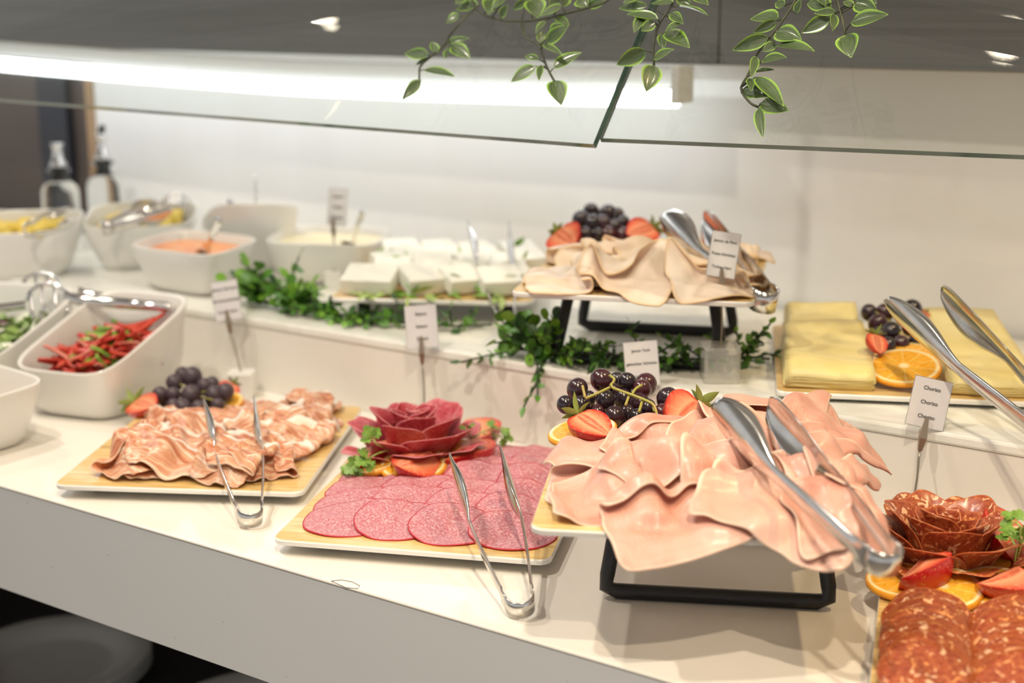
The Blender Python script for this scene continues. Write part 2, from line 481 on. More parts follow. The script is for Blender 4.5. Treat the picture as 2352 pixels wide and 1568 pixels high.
    D['cream'] = mottled('pale_yellow_cream', (0.84, 0.74, 0.48), (0.87, 0.79, 0.56), 25, 0.35, 0.2)
    D['yellow'] = mottled('yellow_chunks', (0.70, 0.48, 0.03), (0.82, 0.66, 0.16), 40, 0.4)
    D['olive'] = mottled('olive_green', (0.09, 0.10, 0.02), (0.18, 0.17, 0.05), 40, 0.3)
    D['salad'] = mottled('salad_green', (0.06, 0.16, 0.012), (0.40, 0.55, 0.16), 30, 0.4)
    D['purple'] = mottled('red_cabbage', (0.20, 0.05, 0.13), (0.55, 0.35, 0.42), 80, 0.4)
    D['salad_white'] = plain('cabbage_white', (0.78, 0.80, 0.66), 0.4)
    D['plate'] = plain('plate_stoneware', (0.85, 0.85, 0.84), 0.25)
    D['paper'] = plain('card_paper', (0.70, 0.68, 0.69), 0.6)
    D['ink'] = plain('card_ink', (0.035, 0.04, 0.035), 0.6)
    D['border'] = plain('card_border', (0.16, 0.15, 0.14), 0.6)
    D['wire'] = plain('dull_wire', (0.30, 0.27, 0.22), 0.38, 0.9)
    D['clip'] = plain('clip_metal', (0.42, 0.33, 0.24), 0.32, 0.9)
    m = M('clear_acrylic'); nt = m.nt; nt.nodes.remove(m.b)
    tr = m.n('ShaderNodeBsdfTransparent'); tr.inputs[0].default_value = (0.97, 0.97, 0.95, 1)
    gl = m.n('ShaderNodeBsdfGlossy'); gl.inputs['Roughness'].default_value = 0.04
    df = m.n('ShaderNodeBsdfDiffuse'); df.inputs[0].default_value = (0.85, 0.84, 0.80, 1)
    m1 = m.n('ShaderNodeMixShader'); m1.inputs[0].default_value = 0.28; m.l(tr.outputs[0], m1.inputs[1]); m.l(df.outputs[0], m1.inputs[2])
    lw = m.n('ShaderNodeLayerWeight'); fac = m.math('ADD', m.math('MULTIPLY', m.math('POWER', lw.outputs['Facing'], 3.0), 0.7), 0.06)
    m2 = m.n('ShaderNodeMixShader'); m.l(fac, m2.inputs[0]); m.l(m1.outputs[0], m2.inputs[1]); m.l(gl.outputs[0], m2.inputs[2]); m.l(m2.outputs[0], m.out.inputs[0]); D['acrylic'] = m.m
    m = M('bottle_glass').set(Base_Color=(0.93, 0.95, 0.93), Roughness=0.03, Transmission_Weight=1.0, IOR=1.35); D['glassware'] = m.m
    # pane glass: clear with mirror reflection by angle, green on the cut edges
    m = M('pane_glass'); nt = m.nt; nt.nodes.remove(m.b)
    tr = m.n('ShaderNodeBsdfTransparent'); tr.inputs[0].default_value = (0.955, 0.972, 0.958, 1)
    gl = m.n('ShaderNodeBsdfGlossy'); gl.inputs['Roughness'].default_value = 0.012; gl.inputs[0].default_value = (1, 1, 1, 1)
    lw = m.n('ShaderNodeLayerWeight'); lw.inputs[0].default_value = 0.5
    fac = m.math('ADD', m.math('MULTIPLY', m.math('POWER', lw.outputs['Facing'], 5.0), 0.9), 0.045)
    mx = m.n('ShaderNodeMixShader')
    m.l(fac, mx.inputs[0]); m.l(tr.outputs[0], mx.inputs[1]); m.l(gl.outputs[0], mx.inputs[2])
    m.l(mx.outputs[0], m.out.inputs[0]); D['pane'] = m.m
    D['pane_edge'] = plain('pane_edge_green', (0.035, 0.085, 0.07), 0.12, Coat_Weight=0.5)
    m = M('glass_streak'); nt = m.nt; nt.nodes.remove(m.b)
    tr = m.n('ShaderNodeBsdfTransparent'); df = m.n('ShaderNodeBsdfDiffuse'); df.inputs[0].default_value = (0.9, 0.92, 0.9, 1)
    mx = m.n('ShaderNodeMixShader'); mx.inputs[0].default_value = 0.55
    m.l(tr.outputs[0], mx.inputs[1]); m.l(df.outputs[0], mx.inputs[2]); m.l(mx.outputs[0], m.out.inputs[0]); D['pane_mark'] = m.m
    def emit(name, c, s):
        m = M(name).set(Base_Color=(0.8, 0.8, 0.8)); m.b.inputs['Emission Color'].default_value = (*c, 1); m.b.inputs['Emission Strength'].default_value = s; return m.m
    D['tube_emit'] = emit('led_tube_light', (0.93, 0.97, 1.0), 2.5)
    D['lamp_emit'] = emit('downlight_glow', (1.0, 0.86, 0.66), 14.0)
    return D
MT = make_mats()

# ================================================================ the setting
YF, YR, YW, ZT = 0.903, 1.343, 1.80, 0.098
XL, XR = float(PY(207, 350, 1.80)[0]), 1.6
FLOOR = -0.90
struct(box('floor', (-6, -5, FLOOR - 0.05), (5, 1.9, FLOOR), MT['floor']))
struct(box('wall_back', (XL, YW, FLOOR), (3.2, YW + 0.08, CEIL + 0.3), MT['wall']))
struct(box('wall_left', (-5.0, YW + 0.004, FLOOR), (XL - 0.0005, YW + 0.08, CEIL + 0.3), MT['brown']))
struct(box('trim_1', (XL, YW - 0.004, ZT), (XL + 0.022, YW + 0.02, 1.2), MT['brown_edge'], bev=0.001))
struct(box('ceiling', (-6, -5, CEIL), (5, 1.9, CEIL + 0.05), MT['ceiling']))
# dark upright strip on the brown wall
dx = float(PY(103, 330, YW)[0]); dx2 = float(PY(168, 330, YW)[0])
struct(box('trim_2', (dx, YW - 0.012, ZT), (dx2, YW + 0.02, 1.2), plain('dark_upright', (0.022, 0.024, 0.034), 0.35), bev=0.002))

# counter
XC = -4.0
ct = tag(empty('buffet_counter', ((XC + XR) / 2, YF, FLOOR)), 'white buffet counter with a plain front panel in painted-in shade above the plate shelf', 'counter')
def inct(o):
    o.parent = ct; o.matrix_parent_inverse = Matrix.Translation((-ct.location.x, -ct.location.y, -ct.location.z)); return o
inct(box('worktop', (XC, YF, -0.0035), (XR, YW - 0.13, 0.0), MT['counter'], bev=0.0015))
inct(box('front_panel', (XC, YF + 0.0006, -0.122), (XR, YF + 0.02, -0.0036), MT['panel']))
ti = tag(empty('buffet_tier', ((XC + XR) / 2, YR, 0.0)), 'white raised tier along the back of the buffet counter', 'tier')
def inti(o):
    o.parent = ti; o.matrix_parent_inverse = Matrix.Translation((-ti.location.x, -ti.location.y, -ti.location.z)); return o
inti(box('tier_riser', (XC, YR + 0.001, 0.0005), (XR, YW, ZT - 0.012), MT['counter']))
inti(box('tier_top', (XC, YR - 0.001, ZT - 0.012), (XR, YW, ZT), MT['tier'], bev=0.003))
inct(box('plate_shelf', (XC, YF - 0.02, -0.47), (XR, YW - 0.15, -0.45), MT['dark']))
inct(box('back_panel', (XC, YW - 0.15, FLOOR), (XR, YW - 0.13, -0.004), MT['dark']))
inct(box('base_cabinet', (XC, YF + 0.08, FLOOR), (XR, YW - 0.16, -0.471), MT['dark']))
inct(tubes('edge_chip_line', [([np.array(p) for p in ((-0.812, YF + 0.001, 0.0003), (-0.806, YF + 0.008, 0.0003), (-0.795, YF + 0.010, 0.0003), (-0.784, YF + 0.007, 0.0003), (-0.781, YF + 0.001, 0.0003), (-0.794, YF - 0.0003, -0.0015), (-0.812, YF + 0.001, 0.0003))], 0.0003)], MT['border'], seg=4))

# steel fascia above the wall with its lamp housing
zb = float(PY(1200, 138, YW - 0.10)[2])
fa = tag(empty('steel_fascia', (-0.5, YW - 0.05, zb)), 'brushed grey steel fascia running along the white back wall', 'fascia')
def sub(root, o):
    o.parent = root; o.matrix_parent_inverse = root.matrix_basis.inverted(); return o
seam_x = float(PY(1652, 60, YW - 0.10)[0])
sub(fa, box('steel_panel', (-4.0, YW - 0.10, zb), (seam_x - 0.0008, YW - 0.001, 0.66), MT['steel_band'], bev=0.0015))
sub(fa, box('steel_panel', (seam_x + 0.0008, YW - 0.10, zb), (XR, YW - 0.001, 0.66), MT['steel_band'], bev=0.0015))

# fluorescent fitting
YT = YW - 0.125
fit = tag(empty('tube_light', PY(800, 206, YT)), 'long white fluorescent tube light glowing under the steel fascia', 'lamp')
tp = [PY(-420, 100, YT), PY(0, 147, YT), PY(500, 188, YT), PY(800, 206, YT), PY(1200, 219, YT), PY(1556, 227, YT)]
tpts = spline(tp, 40)
sub(fit, tube('glowing_tube', tpts, 0.0115, MT['tube_emit'], seg=16))
hp = [q + np.array([0, 0.018, 0.026]) for q in tpts]
V, F = [], []
for q in hp:
    for dy, dz in ((-0.016, -0.011), (0.02, -0.011), (0.02, 0.013), (-0.016, 0.013)):
        V.append(q + np.array([0, dy, dz]))
F = []
for i in range(len(hp) - 1):
    for k in range(4): F.append((i * 4 + k, i * 4 + (k + 1) % 4, i * 4 + 4 + (k + 1) % 4, i * 4 + 4 + k))
F += [(3, 2, 1, 0), tuple(len(V) - 4 + k for k in range(4))]
sub(fit, mk('housing', V, F, MT['lip'], smooth=False))
e = tpts[-1]
sub(fit, box('end_cap', e + np.array([-0.004, -0.013, -0.006]), e + np.array([0.008, 0.03, 0.042]), MT['lip'], bev=0.002))

# ceiling downlights
for i, (x, y, c, wt) in enumerate(DOWNLIGHTS):
    d = tag(empty('ceiling_downlight', (x, y, CEIL)), 'small round recessed downlight in the ceiling above the counter', 'lamp', 'ceiling downlights')
    lathe('bezel', [(0.040, -0.001), (0.055, -0.001), (0.055, -0.006), (0.042, -0.006), (0.040, -0.001)], MT['lip'], d)
    lathe('bulb_face', [(0.0, -0.002), (0.040, -0.002)], MT['lamp_emit'], d)

# sneeze guard panes
sg = empty('sneeze_guard', PY(1362, 331, 1.22))
tag(sg, 'glass sneeze guard with two sloping panes above the buffet', 'sneeze guard')
def pane(name, bl, br, tl, tr, label, th=0.007):
    bl, br, tl, tr = map(np.asarray, (bl, br, tl, tr))
    n = unit(np.cross(br - bl, tl - bl)); 
    if n[1] > 0: n = -n
    A = [bl, br, tr, tl]; B = [p - n * th for p in A]
    c = (bl + br) / 2
    V = [p - c for p in A + B]
    F = [(0, 1, 2, 3), (7, 6, 5, 4)] + [(i, 4 + i, 4 + (i + 1) % 4, (i + 1) % 4) for i in range(4)]
    o = mk(name, V, F, [MT['pane'], MT['pane_edge']], None, c, smooth=False, mids=[0, 0, 1, 1, 1, 1])
    o['label'] = label
    sub(sg, o); return o
YG = 1.22
c1 = PY(1362, 331, YG)
ZG = float(c1[2])
def on_x(x, y, X):
    d = ray(x, y); return CAM + d * (X / d[0])
def up_from(c, x, y, k):
    t = on_x(x, y, c[0]); return c + (t - c) * k
bl1 = P(-330, 331 - 0.0759 * 1692, ZG)
t1 = up_from(c1, 1474, 55, 1.35); d1 = t1 - c1
pane1 = pane('glass_pane', bl1, c1, bl1 + d1, t1, 'sloping clear glass sneeze guard pane over the left part of the buffet')
c2 = PY(1377, 317, YG + 0.014); Z2 = float(c2[2])
br2 = P(2750, 317 + 0.040 * 1373, Z2)
t2 = up_from(c2, 1486, 55, 1.35); d2 = t2 - c2
pane('glass_pane', c2, br2, t2, br2 + d2, 'sloping clear glass sneeze guard pane over the right part of the buffet')
# rail and hangers that carry the panes (above the frame)
rz = float(min(t1[2], t2[2])) + 0.005
ry = float((t1[1] + t2[1]) / 2)
rl = sg
sub(rl, box('rail_bar', (-2.4, ry, rz), (0.9, ry + 0.04, rz + 0.02), MT['steel_band'], bev=0.002))
for hx in (-2.2, -0.85, 0.6):
    sub(rl, tube('hanger_rod', [(hx, ry + 0.03, rz + 0.01), (hx, ry + 0.03, CEIL)], 0.006, MT['steel_band'], seg=10))
# thin whitish streaks on the left pane
gx = unit(c1 - bl1); gy = unit(d1)
base = c1 + gx * (np.linalg.norm(P(742, 285, ZG) - c1) * -1.0)
gn = unit(np.cross(gx, gy)); gn = gn if gn[1] < 0 else -gn
pane_marks = []
for k, (ax, ay, ln, wd) in enumerate(((0, 0.004, 0.030, 0.0022), (0.004, 0.010, 0.024, 0.0016), (-0.004, 0.002, 0.012, 0.0015), (0.001, 0.020, 0.016, 0.0026))):
    q = base + gx * ax + gy * ay + gn * 0.0006
    pane_marks.append([q - gx * wd, q + gx * wd * 0.6 + gy * ln * 0.35, q + gx * (wd + 0.003) + gy * ln, q - gx * wd * 0.3 + gy * ln * 0.6])
V = [p for q in pane_marks for p in q]
dd = sub(sg, mk('streak_mark', V, [tuple(range(4 * i, 4 * i + 4)) for i in range(len(pane_marks))], MT['pane_mark'], smooth=False)); dd['label'] = 'thin whitish streak mark'

# plates on the shelf under the counter
def plate_stack(cx, cy, ztop, n, R, lab):
    prof = [(0, 0.004), (R * 0.55, 0.004), (R * 0.62, 0.006), (R * 0.72, 0.014), (R * 0.98, 0.021), (R, 0.020), (R * 0.98, 0.017), (R * 0.72, 0.009), (R * 0.62, 0.0), (0, 0.0)]
    me = None
    for k in range(n):
        z = ztop - 0.021 - k * 0.0095
        if me is None:
            o = lathe('dinner_plate', prof, MT['plate'], seg=48, loc=(cx, cy, z)); me = o.data
        else:
            o = bpy.data.objects.new('dinner_plate', me); COL.objects.link(o); o.location = (cx, cy, z)
        tag(o, 'grey dinner plate under the counter, %s from the top of the %s stack' % (['first', 'second', 'third', 'fourth', 'fifth'][k], lab), 'plate', 'plates under the counter')
ZS = -0.45
for (px_, py_, zt, lab) in ((125, 1500, -0.410, 'large middle'), (600, 1640, -0.410, 'nearer right'), (-250, 1385, -0.410, 'far left')):
    q = P(px_, py_, zt)
    plate_stack(q[0], q[1], zt, int((zt - ZS - 0.011) / 0.0095), 0.137, lab)

# ================================================================ builders
ORD = ['first', 'second', 'third', 'fourth', 'fifth', 'sixth', 'seventh', 'eighth', 'ninth', 'tenth', 'eleventh', 'twelfth', 'thirteenth', 'fourteenth', 'fifteenth', 'sixteenth', 'seventeenth', 'eighteenth', 'nineteenth', 'twentieth']
def place_labels(items, fmt):
    """items: (object, u, v); rows are read from the rear forwards, then from left to right"""
    items = sorted(items, key=lambda t: -t[2])
    rows = []
    for it in items:
        if rows and rows[-1][0][2] - it[2] < 0.026: rows[-1].append(it)
        else: rows.append([it])
    for r, row in enumerate(rows):
        row.sort(key=lambda t: t[1])
        for c, it in enumerate(row):
            it[0]['label'] = fmt % ('%s from left in the %s' % (ORD[c], 'frontmost row' if r == len(rows) - 1 else 'rearmost row' if r == 0 else '%s row from the rear' % ORD[r]))

class Board:
    W, D, TH = 0.265, 0.325, 0.007
    def __init__(s, fl, fr, label, support):
        s.o = np.asarray(fl, float); d = np.asarray(fr, float) - s.o; d[2] = 0
        s.u = unit(d); s.v = np.array([-s.u[1], s.u[0], 0.0]); s.z = float(s.o[2])
        c = s.o + s.u * s.W / 2 + s.v * s.D / 2
        root = tag(empty('serving_board', (c[0], c[1], support), math.atan2(s.u[1], s.u[0])), label, 'board', 'wood look serving boards')
        h = s.z - support
        pts = rrect(s.W / 2, s.D / 2, 0.012, 4)
        # slightly wavy rim like pressed melamine
        top = []
        n = len(pts)
        def loop(sc, z): return [(x * sc, y * sc, z) for x, y in pts]
        V = loop(0.965, h - s.TH) + loop(0.998, h - s.TH * 0.75) + loop(1.0, h - 0.0015) + loop(0.994, h)
        F = [tuple(range(n - 1, -1, -1))]; mi = [1]
        for k in range(3):
            for i in range(n):
                j = (i + 1) % n
                F.append((k * n + i, k * n + j, (k + 1) * n + j, (k + 1) * n + i)); mi.append(1)
        F.append(tuple(3 * n + i for i in range(n))); mi.append(0)
        b = mk('board_plate', V, F, [MT['wood'], MT['white']], root, smooth=False, mids=mi)
        s.root = root; s.h = h
        if h < 0.05:
            for sx in (-1, 1):
                for sy in (-1, 1):
                    lathe('rubber_foot', [(0, 0), (0.009, 0), (0.008, h - s.TH), (0, h - s.TH)], MT['blackrub'], root, 12, (sx * 0.095, sy * 0.125, 0))
    def pt(s, u, v, z=0.0): return s.o + s.u * u + s.v * v + np.array([0, 0, z])
    def uv(s, p): d = np.asarray(p) - s.o; return float(d @ s.u), float(d @ s.v)

def stand(cx, cy, rz, zb, h, label, wb=0.190, wt=0.165, db=0.17, dt=0.15, r=0.0068):
    root = tag(empty('riser_stand', (cx, cy, zb), rz), label, 'stand', 'black riser stands')
    for sy in (-1, 1):
        y0, y1 = sy * db / 2, sy * dt / 2
        pts = [(-wt / 2, y1, h - r), (-wb / 2 + 0.004, y0, 0.022), (-wb / 2 + 0.003, y0, r + 0.004), (-wb / 2 + 0.012, y0, r),
               (wb / 2 - 0.012, y0, r), (wb / 2 - 0.003, y0, r + 0.004), (wb / 2 - 0.004, y0, 0.022), (wt / 2, y1, h - r)]
        o = tube('leg_frame', pts, r, MT['black'], root, 10)
    for sx in (-1, 1):
        tube('top_bar', [(sx * wt / 2, -dt / 2, h - r), (sx * wt / 2, dt / 2, h - r)], r, MT['black'], root, 10)
    return root

def tongs(H, T1, T2, label, bw=0.030, aw=0.0085, hw=0.017, rh=0.013, blade0=0.52, shape='leaf', name='serving_tongs', sub_w=1.0):
    """sheet-steel tongs from hinge point H to the two blade tips"""
    H, T1, T2 = map(lambda q: np.asarray(q, float), (H, T1, T2))
    mid = (T1 + T2) / 2; L = mid - H; ln = np.linalg.norm(L); L = L / ln
    S = T2 - T1; gap = np.linalg.norm(S); S = unit(S - L * (S @ L)); W = np.cross(L, S)
    root = tag(empty(name, H), label, 'tongs')
    NS, NW = 44, 9
    def width(s):
        if s < 0.10: return hw + (aw * 1.25 - hw) * (s / 0.10) ** 0.7
        if s < blade0:
            t = (s - 0.10) / (blade0 - 0.10); return aw * (1.25 + 0.15 * math.sin(t * math.pi)) * (1 - 0.12 * t)
        t = (s - blade0) / (1 - blade0)
        if shape == 'leaf': k = math.sin(math.pi * min(1, t ** 0.75 * 0.97)) ** 0.85
        else: k = (math.sin(min(1.0, t / 0.62) * math.pi / 2) ** 1.3) * (math.sqrt(max(0.0, 1 - max(0, (t - 0.62) / 0.38) ** 2.4)))
        return aw * 1.1 * max(0.12, (1 - t)) + (bw - aw * 0.4) * k
    for side in (-1, 1):
        V = []
        for i in range(NS + 1):
            s = i / NS
            sep = rh + (gap / 2 - rh) * s ** 1.05 + 0.006 * math.sin(math.pi * s) 
            wd = width(s)
            b = max(0.0, min(1.0, (s - blade0) / (1 - blade0)))
            cv = 0.16 * wd + 0.10 * wd * math.sin(math.pi * min(1, b * 1.1)) if s > 0.06 else 0.0
            for j in range(NW):
                q = (j / (NW - 1)) * 2 - 1
                V.append(L * (rh + s * (ln - rh)) + W * (q * wd / 2) + S * side * (sep - cv * q * q))
        o = mk('arm', V, grid_faces(NS + 1, NW), MT['steel'], root)
        solid(o, 0.0013)
    V = []
    for i in range(17):
        a = math.pi * (i / 16) + math.pi / 2
        c = L * (rh + rh * math.cos(a)) + S * rh * math.sin(a)
        for j in range(3):
            q = j - 1
            V.append(c + W * (q * hw / 2))
    o = mk('hinge_band', V, grid_faces(17, 3), MT['steel'], root)
    solid(o, 0.0015)
    return root
def tip_at(H, x, y, ln, z0, z1):
    """height along a tip's sight line that gives the tongs their real length"""
    for k in range(400):
        z = z0 + (z1 - z0) * k / 399; t = P(x, y, z)
        if np.linalg.norm(t - H) <= ln: return t
    return t

def text_mesh(s, size, name, mat, parent):
    cu = bpy.data.curves.new('txt', 'FONT'); cu.body = s; cu.size = size; cu.align_x = 'CENTER'; cu.align_y = 'CENTER'; cu.offset = size * 0.018
    ob = bpy.data.objects.new('txt', cu); COL.objects.link(ob)
    bpy.context.view_layer.update()
    me = bpy.data.meshes.new_from_object(ob.evaluated_get(bpy.context.evaluated_depsgraph_get()))
    bpy.data.objects.remove(ob, do_unlink=True)
    return link(name, me, mat, parent, smooth=False)

def card_holder(base, block, quad, clip_px, wire_px, depth, lines, label, zb, blockmat=None, blk=0.036, size=0.105):
    """base: world point under the block; quad: the card's four pixel corners (TL, TR, BR, BL)"""
    root = tag(empty('sign_holder', (base[0], base[1], zb)), label, 'sign holder', 'menu card holders')
    root_l = np.array([base[0], base[1], zb])
    if block:
        h = blk / 2
        o = prism('base_block', rrect(h, h, 0.004, 3), 0.0, blk, blockmat or MT['acrylic'], root, bev=0.0015)
        o.rotation_euler = (0, 0, math.radians(34))
    w0 = np.array([base[0], base[1], zb + blk - 0.003])
    w1 = PD(*wire_px, depth)
    tube('wire', [p - root_l for p in spline([w0, w0 * 0.5 + w1 * 0.5 + np.array([0.001, 0, 0]), w1], 8)], 0.0011, MT['wire'], root, 6)
    tl, tr, br, bl = [PD(*q, depth) for q in quad]
    c = (tl + tr + br + bl) / 4
    X = unit((tr + br) / 2 - (tl + bl) / 2); Yv = (tl + tr) / 2 - (bl + br) / 2; Yv = unit(Yv - X * (Yv @ X)); N = np.cross(X, Yv)
    wd = (np.linalg.norm(tr - tl) + np.linalg.norm(br - bl)) / 2; ht = (np.linalg.norm(tl - bl) + np.linalg.norm(tr - br)) / 2
    mtx = basis(X, Yv, N, c - root_l)
    cardo = box('card', (-wd / 2, -ht / 2, -0.0003), (wd / 2, ht / 2, 0.0), MT['paper'], root)
    cardo.matrix_local = mtx
    lw = 0.00035
    bm = bmesh.new()
    for lo, hi in (((-wd / 2, -ht / 2), (wd / 2, -ht / 2 + lw)), ((-wd / 2, ht / 2 - lw), (wd / 2, ht / 2)), ((-wd / 2, -ht / 2), (-wd / 2 + lw, ht / 2)), ((wd / 2 - lw, -ht / 2), (wd / 2, ht / 2))):
        vs = [bm.verts.new((x, y, 0.00015)) for x, y in ((lo[0], lo[1]), (hi[0], lo[1]), (hi[0], hi[1]), (lo[0], hi[1]))]; bm.faces.new(vs)
    from_bm('card_border', bm, MT['border'], cardo)
    for k, t in enumerate(lines):
        tm = text_mesh(t, ht * size, 'printed_line', MT['ink'], cardo)
        tm.location = (0, ht * (0.29 - 0.285 * k), 0.0003)
    # alligator clip along the wire, gripping the card's lower edge
    a = PD(*clip_px, depth) + N * 0.003; b = w1
    ax = unit(b - a); sd = unit(np.cross(ax, N)); nn = np.cross(sd, ax)
    V = []
    ll = np.linalg.norm(b - a)
    for t, ww, dd in ((0, 0.0015, 0.0015), (0.35, 0.0026, 0.003), (0.62, 0.0034, 0.0042), (0.8, 0.0028, 0.003), (1.0, 0.0019, 0.0018)):
        for sx, sy in ((-1, -1), (1, -1), (1, 1), (-1, 1)):
            V.append(a + ax * ll * t + sd * ww * sx + nn * dd * sy * 0.7 - root_l)
    F = [(k * 4 + i, k * 4 + (i + 1) % 4, k * 4 + 4 + (i + 1) % 4, k * 4 + 4 + i) for k in range(4) for i in range(4)] + [(3, 2, 1, 0), (16, 17, 18, 19)]
    mk('clip', V, F, MT['clip'], root, smooth=False)
    return root

# ---------------------------------------------------------------- fruit and greens
_sph = {}
def sphere_mesh(key, mat, nu=18, nv=12):
    if key in _sph: return _sph[key]
    V = [(0, 0, -1)]
    for j in range(1, nv):
        p = math.pi * j / nv - math.pi / 2
        for i in range(nu):
            a = 2 * math.pi * i / nu; V.append((math.cos(p) * math.cos(a), math.cos(p) * math.sin(a), math.sin(p)))
    V.append((0, 0, 1)); F = []
    for i in range(nu): F.append((0, 1 + (i + 1) % nu, 1 + i))
    for j in range(nv - 2):
        for i in range(nu):
            a = 1 + j * nu + i; b = 1 + j * nu + (i + 1) % nu; F.append((a, b, b + nu, a + nu))
    t = len(V) - 1
    for i in range(nu): F.append((t, 1 + (nv - 2) * nu + i, 1 + (nv - 2) * nu + (i + 1) % nu))
    me = bpy.data.meshes.new(key); me.from_pydata(V, [], F); me.materials.append(mat)
    me.polygons.foreach_set('use_smooth', [True] * len(me.polygons))
    _sph[key] = me
    return me
def grape_bunch(items, dep, k, label, base, key='grape', stemlist=None, dz=0.0):
    """items: (px, py, radius px[, extra depth])"""
    root = tag(empty('grape_bunch', base), label, 'grapes', 'bunches of dark grapes')
    rl = np.asarray(base, float)
    ymin = min(i[1] for i in items)
    me = sphere_mesh(key, MT[key])
    cs = []
    for it in items:
        x, y, r = it[:3]; d = dep - (y - ymin) * k + (it[3] if len(it) > 3 else 0)
        p = PD(x, y, d); R = r * d / FPX
        o = bpy.data.objects.new('grape', me); COL.objects.link(o); o.parent = root
        o.location = p - rl; o.scale = (R * 0.98, R * 0.98, R * 1.07)
        o.rotation_euler = (random.uniform(-0.6, 0.6), random.uniform(-0.6, 0.6), random.uniform(0, 6))
        cs.append((p, R))
    lst = []
    if stemlist:
        for poly in stemlist:
            pts = [PD(x, y, dep - (y - ymin) * k + e) - rl for x, y, e in poly]
            lst.append((spline(pts, 14), 0.0014))
    else:
        c = sum(p for p, R in cs) / len(cs)
        for p, R in cs[::2]:
            lst.append(([c - rl, (c * 0.4 + p * 0.6) - rl + np.array([0, 0, R * 0.3]), p - rl + np.array([0, 0, R * 0.6])], 0.0009))
    tubes('stem', lst, MT['grape_stem'], root)
    return root

def strawberry(a, b, nrm, label, rad=0.5, arc=math.pi, calyx=True, group=None):
    """cut strawberry: a = shoulder, b = tip (world); cut face looks along nrm"""
    a, b = np.asarray(a, float), np.asarray(b, float)
    Z = unit(b - a); ln = np.linalg.norm(b - a); N = np.asarray(nrm, float); N = unit(N - Z * (N @ Z)); X = np.cross(N, Z)
    R = ln * rad
    root = tag(empty('cut_strawberry', a), label, 'strawberry', group)
    def prof(t): return R * (max(0.0, math.sin(math.pi * (0.10 + 0.90 * t) ** 0.72))) ** 0.75 * (1.0 if t > 0 else 0.9) if t < 1 else 0.0
    NT, NA = 14, 14
    V, U, F, mi = [], [], [], []
    for i in range(NT + 1):
        t = i / NT; r = prof(t)
        for j in range(NA + 1):
            an = (math.pi - arc) / 2 + arc * j / NA          # behind the cut face (-N side)
            V.append(Z * ln * t + (X * math.cos(an) - N * math.sin(an)) * r); U.append((1, t))
    F += grid_faces(NT + 1, NA + 1); mi += [0] * len(F)
    base = len(V); NC = 9
    for i in range(NT + 1):
        t = i / NT
        e0 = V[i * (NA + 1)]; e1 = V[i * (NA + 1) + NA]
        ax = Z * ln * t
        for j in range(NC):
            q = j / (NC - 1)
            if arc >= math.pi - 0.01: p = e0 * (1 - q) + e1 * q; uu = abs(2 * q - 1)
            else:
                uu = abs(2 * q - 1); p = (ax * (1 - uu) + (e0 if q < 0.5 else e1) * uu)
            V.append(p); U.append((uu if 0 < t < 0.97 else 1, t))
    ff = grid_faces(NT + 1, NC, base); F += ff; mi += [1] * len(ff)
    o = mk('fruit', V, F, [MT['straw'], MT['straw_in']], root, uvs=U, mids=mi)
    if calyx:
        for k in range(6):
            an = k * 1.05 + 0.3
            d = unit(X * math.cos(an) + N * math.sin(an) * 0.7 - Z * (0.35 + 0.3 * (k % 2)))
            leaf_obj('sepal', np.zeros(3), d, -Z, ln * random.uniform(0.32, 0.5), ln * 0.15, MT['calyx'], root, bend=0.25)
    return root

def leaf_vf(ln, wd, bend=0.2, cup=0.15, kind='ovate', n=9, m=5):
    V, U = [], []
    for i in range(n):
        t = i / (n - 1)
        if kind == 'ovate': w_ = math.sin(math.pi * t ** 0.72) ** 0.9
        elif kind == 'round': w_ = math.sqrt(max(0, 1 - (2 * t - 1) ** 2)) ** 0.9
        else: w_ = math.sin(math.pi * t ** 0.6)
        w_ = max(w_, 0.04 if t < 0.5 else 0.0) * wd / 2
        for j in range(m):
            q = 2 * j / (m - 1) - 1
            V.append((t * ln * (1 - 0.15 * bend * t), q * w_, -bend * ln * t * t * 0.5 + cup * w_ * q * q * 1.2))
            U.append((max(abs(q), (t - 0.8) / 0.2 if t > 0.8 else 0), t))
    return V, grid_faces(n, m), U
_leaf = {}
def leaf_obj(name, base, d, nrm, ln, wd, mat, parent, bend=0.2, kind='ovate', cup=0.15):
    key = (name, kind, round(wd / ln, 1), round(bend, 1), mat.name)
    if key not in _leaf:
        V, F, U = leaf_vf(1.0, round(wd / ln, 1), bend, cup, kind)
        o = mk(name, V, F, mat, parent, uvs=U); _leaf[key] = o.data
    else:
        o = bpy.data.objects.new(name, _leaf[key]); COL.objects.link(o); o.parent = parent
    d = unit(d); nrm = np.asarray(nrm, float); Yv = np.cross(nrm, d)
    if np.linalg.norm(Yv) < 1e-3: Yv = np.cross(np.array([0.3, 0.5, 0.8]), d)
    Yv = unit(Yv); N = np.cross(d, Yv)
    o.matrix_local = basis(d * ln, Yv * ln, N * ln, base)
    return o

